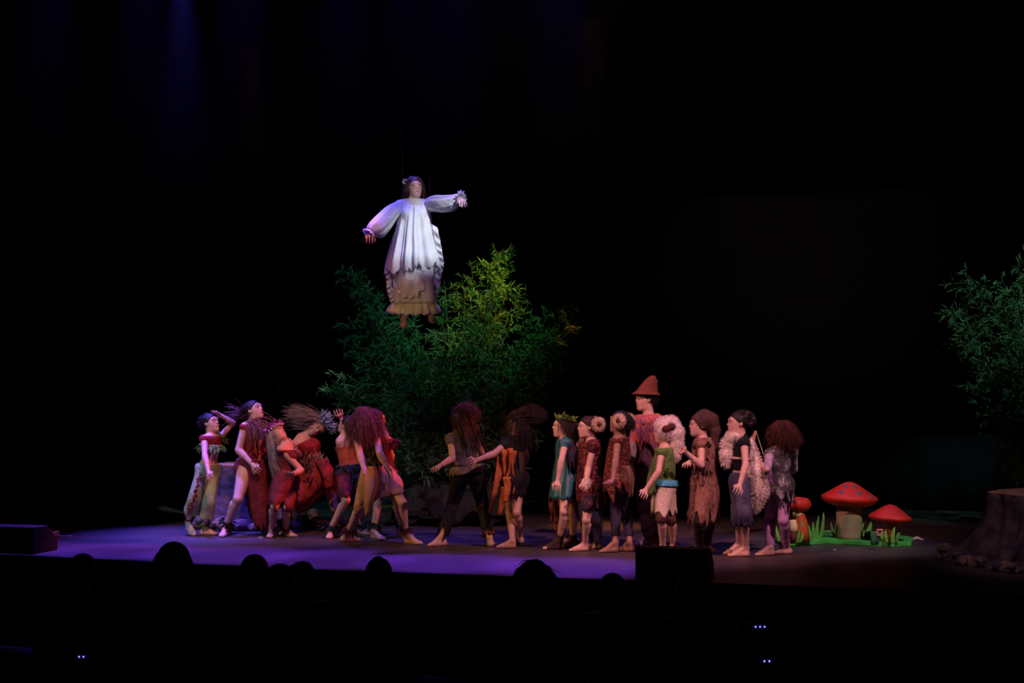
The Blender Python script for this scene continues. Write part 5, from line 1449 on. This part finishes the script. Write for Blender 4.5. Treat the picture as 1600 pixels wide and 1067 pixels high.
tips = [(537, 425, .1), (548, 440, .3), (560, 470, 0), (572, 452, .2), (590, 485, -.2), (552, 500, .3), (548, 540, .1), (565, 560, -.2), (612, 470, .3), (640, 492, .1), (655, 520, -.2), (690, 470, .3), (700, 440, .1),
        (725, 450, -.2), (742, 428, .1), (757, 410, .2), (772, 405, -.1), (790, 389, .1), (797, 392, .3), (800, 440, -.1), (806, 462, .2), (780, 440, -.4), (760, 460, -.5), (830, 500, 0), (858, 492, .2), (882, 488, .1), (903, 512, .0), (895, 500, .3),
        (870, 530, -.2), (862, 560, .2), (868, 590, 0), (840, 560, -.4), (850, 620, .2), (515, 600, .1), (508, 612, .3), (540, 590, -.2), (535, 625, .2), (560, 610, -.4), (600, 540, -.5), (640, 560, -.6), (690, 520, -.6), (730, 500, -.6), (700, 560, -.7), (650, 610, -.6),
        (610, 620, -.5), (760, 540, -.6), (800, 540, -.5), (810, 600, -.5), (750, 600, -.7), (700, 620, -.7), (830, 650, 0), (590, 650, -.2), (640, 660, -.5), (770, 650, -.4), (600, 700, -.4), (640, 705, -.55), (690, 712, -.6), (740, 704, -.55), (790, 695, -.5), (826, 690, -.2), (566, 684, -.2), (760, 722, -.55), (665, 735, -.55), (710, 735, -.6), (622, 735, -.4), (800, 735, -.3)]
bush('tall dense bamboo bush on a castor trolley behind the dancers', 715, 17.35 + .4, tips, .72, 81, 60)
tips = [(1502, 432, 0), (1520, 445, .2), (1500, 480, .1), (1488, 495, 0), (1510, 530, -.2), (1500, 560, .2), (1530, 600, 0), (1540, 450, -.2), (1560, 425, .1), (1588, 410, 0), (1600, 405, .2), (1580, 460, -.4), (1560, 500, -.4), (1550, 560, -.4), (1600, 500, -.5), (1590, 560, -.5),
        (1545, 640, 0), (1570, 620, -.3), (1620, 430, .1), (1650, 420, 0), (1680, 440, .1), (1640, 500, -.4), (1700, 500, 0), (1630, 600, -.3), (1720, 560, .2)]
bush('bamboo bush lit teal, cut by the right edge of the picture', 1640, 16.6, tips, .6, 82, 48)

# ------------------------------------------------------------------ people and seats in the dark house
AUDM = cl('audience_dark_clothes', (.02, .018, .02))
SEATM = mat('seat_dark_velvet', (.02, .008, .01), (.014, .006, .008), 10, .95)
SEATF = mat('seat_frame_black', (.012, .012, .013), rough=.6)
def house_z(Y):
    i = math.ceil(11.7 - Y - .0) if Y < 10.7 else 0
    return -.85 + .045 * max(0, min(11, round(11.7 - Y)))
def theatre_seat(x, Y, z, label):
    o = empty('theatre_seat', (x, Y, z), label, 'seat', 'seats in the dark auditorium'); b = np.array([x, Y, z])
    m = MB(); m.box(b + [0, .06, .36], (.46, .44, .1)); m.build('seat_cushion', SEATM, o, b, bevel=.03)
    m = MB(); m.box(b + [0, -.33, .62], (.48, .09, .56), np.array(Matrix.Rotation(.12, 3, 'X'))); m.build('seat_back', SEATM, o, b, bevel=.04)
    for s in (-1, 1):
        m = MB(); m.box(b + [s * .27, 0, .6], (.05, .4, .04)); m.build('armrest', SEATF, o, b, bevel=.01)
        m = MB(); m.box(b + [s * .27, -.05, .29], (.04, .3, .58)); m.build('side_panel', SEATF, o, b, bevel=.01)
def spectator(xp, ytop, wpx, label, seat_label, hairm, style='short', hw=.2, seed=0, sh=.2):
    Y = FPX * hw / wpx
    top = at(xp, ytop, Y); x = top[0]; zt = top[2]
    C = np.array([x, Y, zt - .115]); hz = zt - .78      # hip height follows from the seated head
    fl = hz - .47
    f_ = np.array([0, 1., 0]); l_ = np.array([-1., 0, 0]); u_ = np.array([0, 0, 1.])
    h = .23
    hip = np.array([x, Y - .04, hz + .1]); nk = C - [0, .02, .17]
    pr = [el('head', C + [0, -.015, .02], [l_, f_, u_], (.083, .1, .092), .03), el('head', C + [0, .02, -.035], [l_, f_, u_], (.066, .08, .083), .03), rc('head', C + [0, .09, .0], C + [0, .118, -.025], .01, .013, .01),
          rc('neck', nk, C - [0, .02, .05], .058, .052, .03), el('chest', nk - [0, .01, .2], [l_, f_, u_], (sh * .9, .115, .2), .05), el('pelvis', hip, [l_, f_, u_], (sh * .86, .13, .13), .05), el('waist', (hip + nk) / 2 - [0, 0, .06], [l_, f_, u_], (sh * .78, .11, .2), .05)]
    for s in (-1, 1):
        S = nk + [s * sh, 0, -.06]; E = S + [s * .04, .06, -.27]; Wp = E + [-s * .1, .22, .02]
        pr += [rc('sh', nk - [0, 0, .03], S, .055, .058, .04), rc('arm', S, E, .052, .042, .03), rc('arm', E, Wp, .042, .03, .02), rc('hand', Wp, Wp + [-s * .03, .09, -.01], .028, .018, .015),
               rc('leg', hip + [s * .09, 0, -.02], hip + [s * .1, .42, 0], .085, .062, .04), rc('leg', hip + [s * .1, .42, 0], np.array([x + s * .1, Y + .38, fl + .09]), .06, .042, .03), rc('foot', np.array([x + s * .1, Y + .36, fl + .045]), np.array([x + s * .12, Y + .56, fl + .035]), .042, .03, .02)]
        pr.append(el('ear', C + [s * .084, -.01, -.01], [l_, f_, u_], (.012, .02, .03), .008))
    bs = np.array([x, Y, fl])
    V, Q = field_mesh([p for p in pr], vox=.013)
    root = meshob('person', V, [Q], SKIN['mid'], base=bs); tag(root, label, 'person', 'spectators in the dark auditorium')
    V, Q = field_mesh([p for p in pr if p[1] in ('chest', 'pelvis', 'waist', 'sh', 'arm', 'leg')], .014, [(nk - [0, 0, .0], u_)], vox=.015)
    meshob('clothes', V, [Q], AUDM, root, bs)
    rg = np.random.default_rng(seed)
    v = rg.normal(size=(900, 3)); v /= np.linalg.norm(v, axis=1)[:, None]; v = v[(v[:, 2] > -.45 + .9 * np.clip(v[:, 1] + .3, 0, 1))][:420]
    P = C + [0, -.015, .02] + v * [.083, .1, .092]
    ln = {'short': .05, 'bob': .2, 'long': .36, 'curly': .14, 'bun': .06}[style]
    parts = [strands(P, .1 * v + np.array([0, -.3, -1.]) - (v @ np.array([0, -.3, -1.]))[:, None] * v, ln, (0, -.1, -1), r=.005, steps=7, pull=.8 if style != 'curly' else .4, wave=.8 if style == 'curly' else .1, noise=.15, avoid=[p for p in pr if p[1] in ('head', 'neck', 'chest', 'sh')], margin=.012, seed=seed),
             field_mesh([pr[0]], .016, [(C + [0, .08, .06], np.array([0, .35, -.38]))], vox=.01)]
    if style == 'bun': parts.append(field_mesh([el('b', C + [0, -.07, .1], np.eye(3), (.045, .045, .045))], vox=.01))
    V, F = join(parts); meshob('hair', V, F, hairm, root, bs)
    theatre_seat(x, Y, fl, seat_label)
    m = MB(); m.box((x, Y, fl - .06), (.95, 1.0, .12)); return root, (x, Y, fl)
aud = [(272, 849, 52, 'spectator with tall rounded hair, nearest the child in green trousers', H_BLACK, 'long'), (130, 867, 44, 'leftmost spectator, a low dark head below the cable coil', H_DARK, 'short'), (398, 868, 44, 'spectator with a round head below the tree stump', H_DARK, 'short'),
       (438, 883, 50, 'spectator leaning close to a neighbour, left of the pair', H_BLACK, 'bob'), (472, 879, 41, 'spectator at the right of the close pair', H_DARK, 'curly'), (592, 873, 42, 'spectator with a small bun below the curly-haired dancer', H_BLACK, 'bun'), (557, 893, 38, 'half hidden spectator just left of the one with the bun', H_DARK, 'bob'),
       (834, 877, 56, 'spectator with wide dark hair below the orange-tattered girl', H_BLACK, 'curly'), (957, 897, 42, 'spectator with a small round head left of the wedge speaker', H_DARK, 'short'), (1076, 900, 44, 'spectator whose head shows in front of the wedge speaker', H_BLACK, 'bob')]
steps = []
for i, (x, y, w, lab, hm, stl) in enumerate(aud):
    steps.append(spectator(x, y, w, lab, 'dark theatre seat of the ' + ' '.join(lab.replace(',', '').split()[:11]), hm, stl, seed=90 + i)[1])
# risers carrying the seats
for i, (x, y, z) in enumerate(steps):
    m = MB(); m.box((x, y + .1, (z - 1.05) / 2), (.62, 1.3, z + 1.05)); tag(m.build('floor_riser', PITF), kind='structure')
SPECK = mat('blue_light_speck', (.15, .12, 1.0), emit=6.0)  # added boxes carry glowing specks standing in for stray blue points of light
for (x, y, n, lab) in ((1192, 980, 3, 'small added box with a row of glowing specks for blue points of light in the house'), (1203, 1034, 2, 'lower added box with two glowing specks for blue points of light in the house'), (129, 1027, 2, 'added box with glowing specks for faint blue light at lower left of the house')):
    Y = 7.0 if y < 1030 else 6.5; c = at(x, y, Y)
    o = empty('added_speck_box', (c[0], c[1], -.72), lab, 'stand-in'); b = np.array(o.location)
    m = MB(); m.box(((c[0], c[1] + .08, c[2] - .01)), (.22, .12, .05)); m.build('case', BOXM, o, b, bevel=.006)
    m = MB(); m.tube([(c[0], c[1] + .08, c[2] - .03), (c[0], c[1] + .08, -.72)], .015, 8); m.build('post', SEATF, o, b)
    for k in range(n):
        m = MB(); m.lathe([(.001, -.004), (.004, 0), (.001, .004)], c + np.array([(k - n / 2) * .022, .015, 0]), 8); m.build('light_speck', SPECK, o, b, True)

# ------------------------------------------------------------------ stage haze hanging under the lighting bars
hz = bpy.data.materials.new('stage_haze'); hz.use_nodes = True
nt = hz.node_tree; nt.nodes.clear()
ou = nt.nodes.new('ShaderNodeOutputMaterial'); vs = nt.nodes.new('ShaderNodeVolumeScatter')
vs.inputs['Anisotropy'].default_value = .2
ge = nt.nodes.new('ShaderNodeTexCoord'); sx = nt.nodes.new('ShaderNodeSeparateXYZ'); mr = nt.nodes.new('ShaderNodeMapRange')
mr.interpolation_type = 'SMOOTHSTEP'          # thicker towards the lighting bars
mr.inputs[1].default_value, mr.inputs[2].default_value, mr.inputs[3].default_value, mr.inputs[4].default_value = 3.4, 7.0, 0.0, .002
nt.links.new(ge.outputs['Object'], sx.inputs[0]); nt.links.new(sx.outputs[2], mr.inputs[0]); nt.links.new(mr.outputs[0], vs.inputs['Density'])
nt.links.new(vs.outputs[0], ou.inputs['Volume'])
m = MB(); m.box(stg(-3.2, 0.3, 6.2), (11, 4.4, 5.8), np.stack([SX, SY, [0, 0, 1]], 1)); hzo = m.build('stage_haze', hz)
tag(hzo, 'thin theatrical haze hanging in the light beams above the stage', 'haze', kind='stuff')
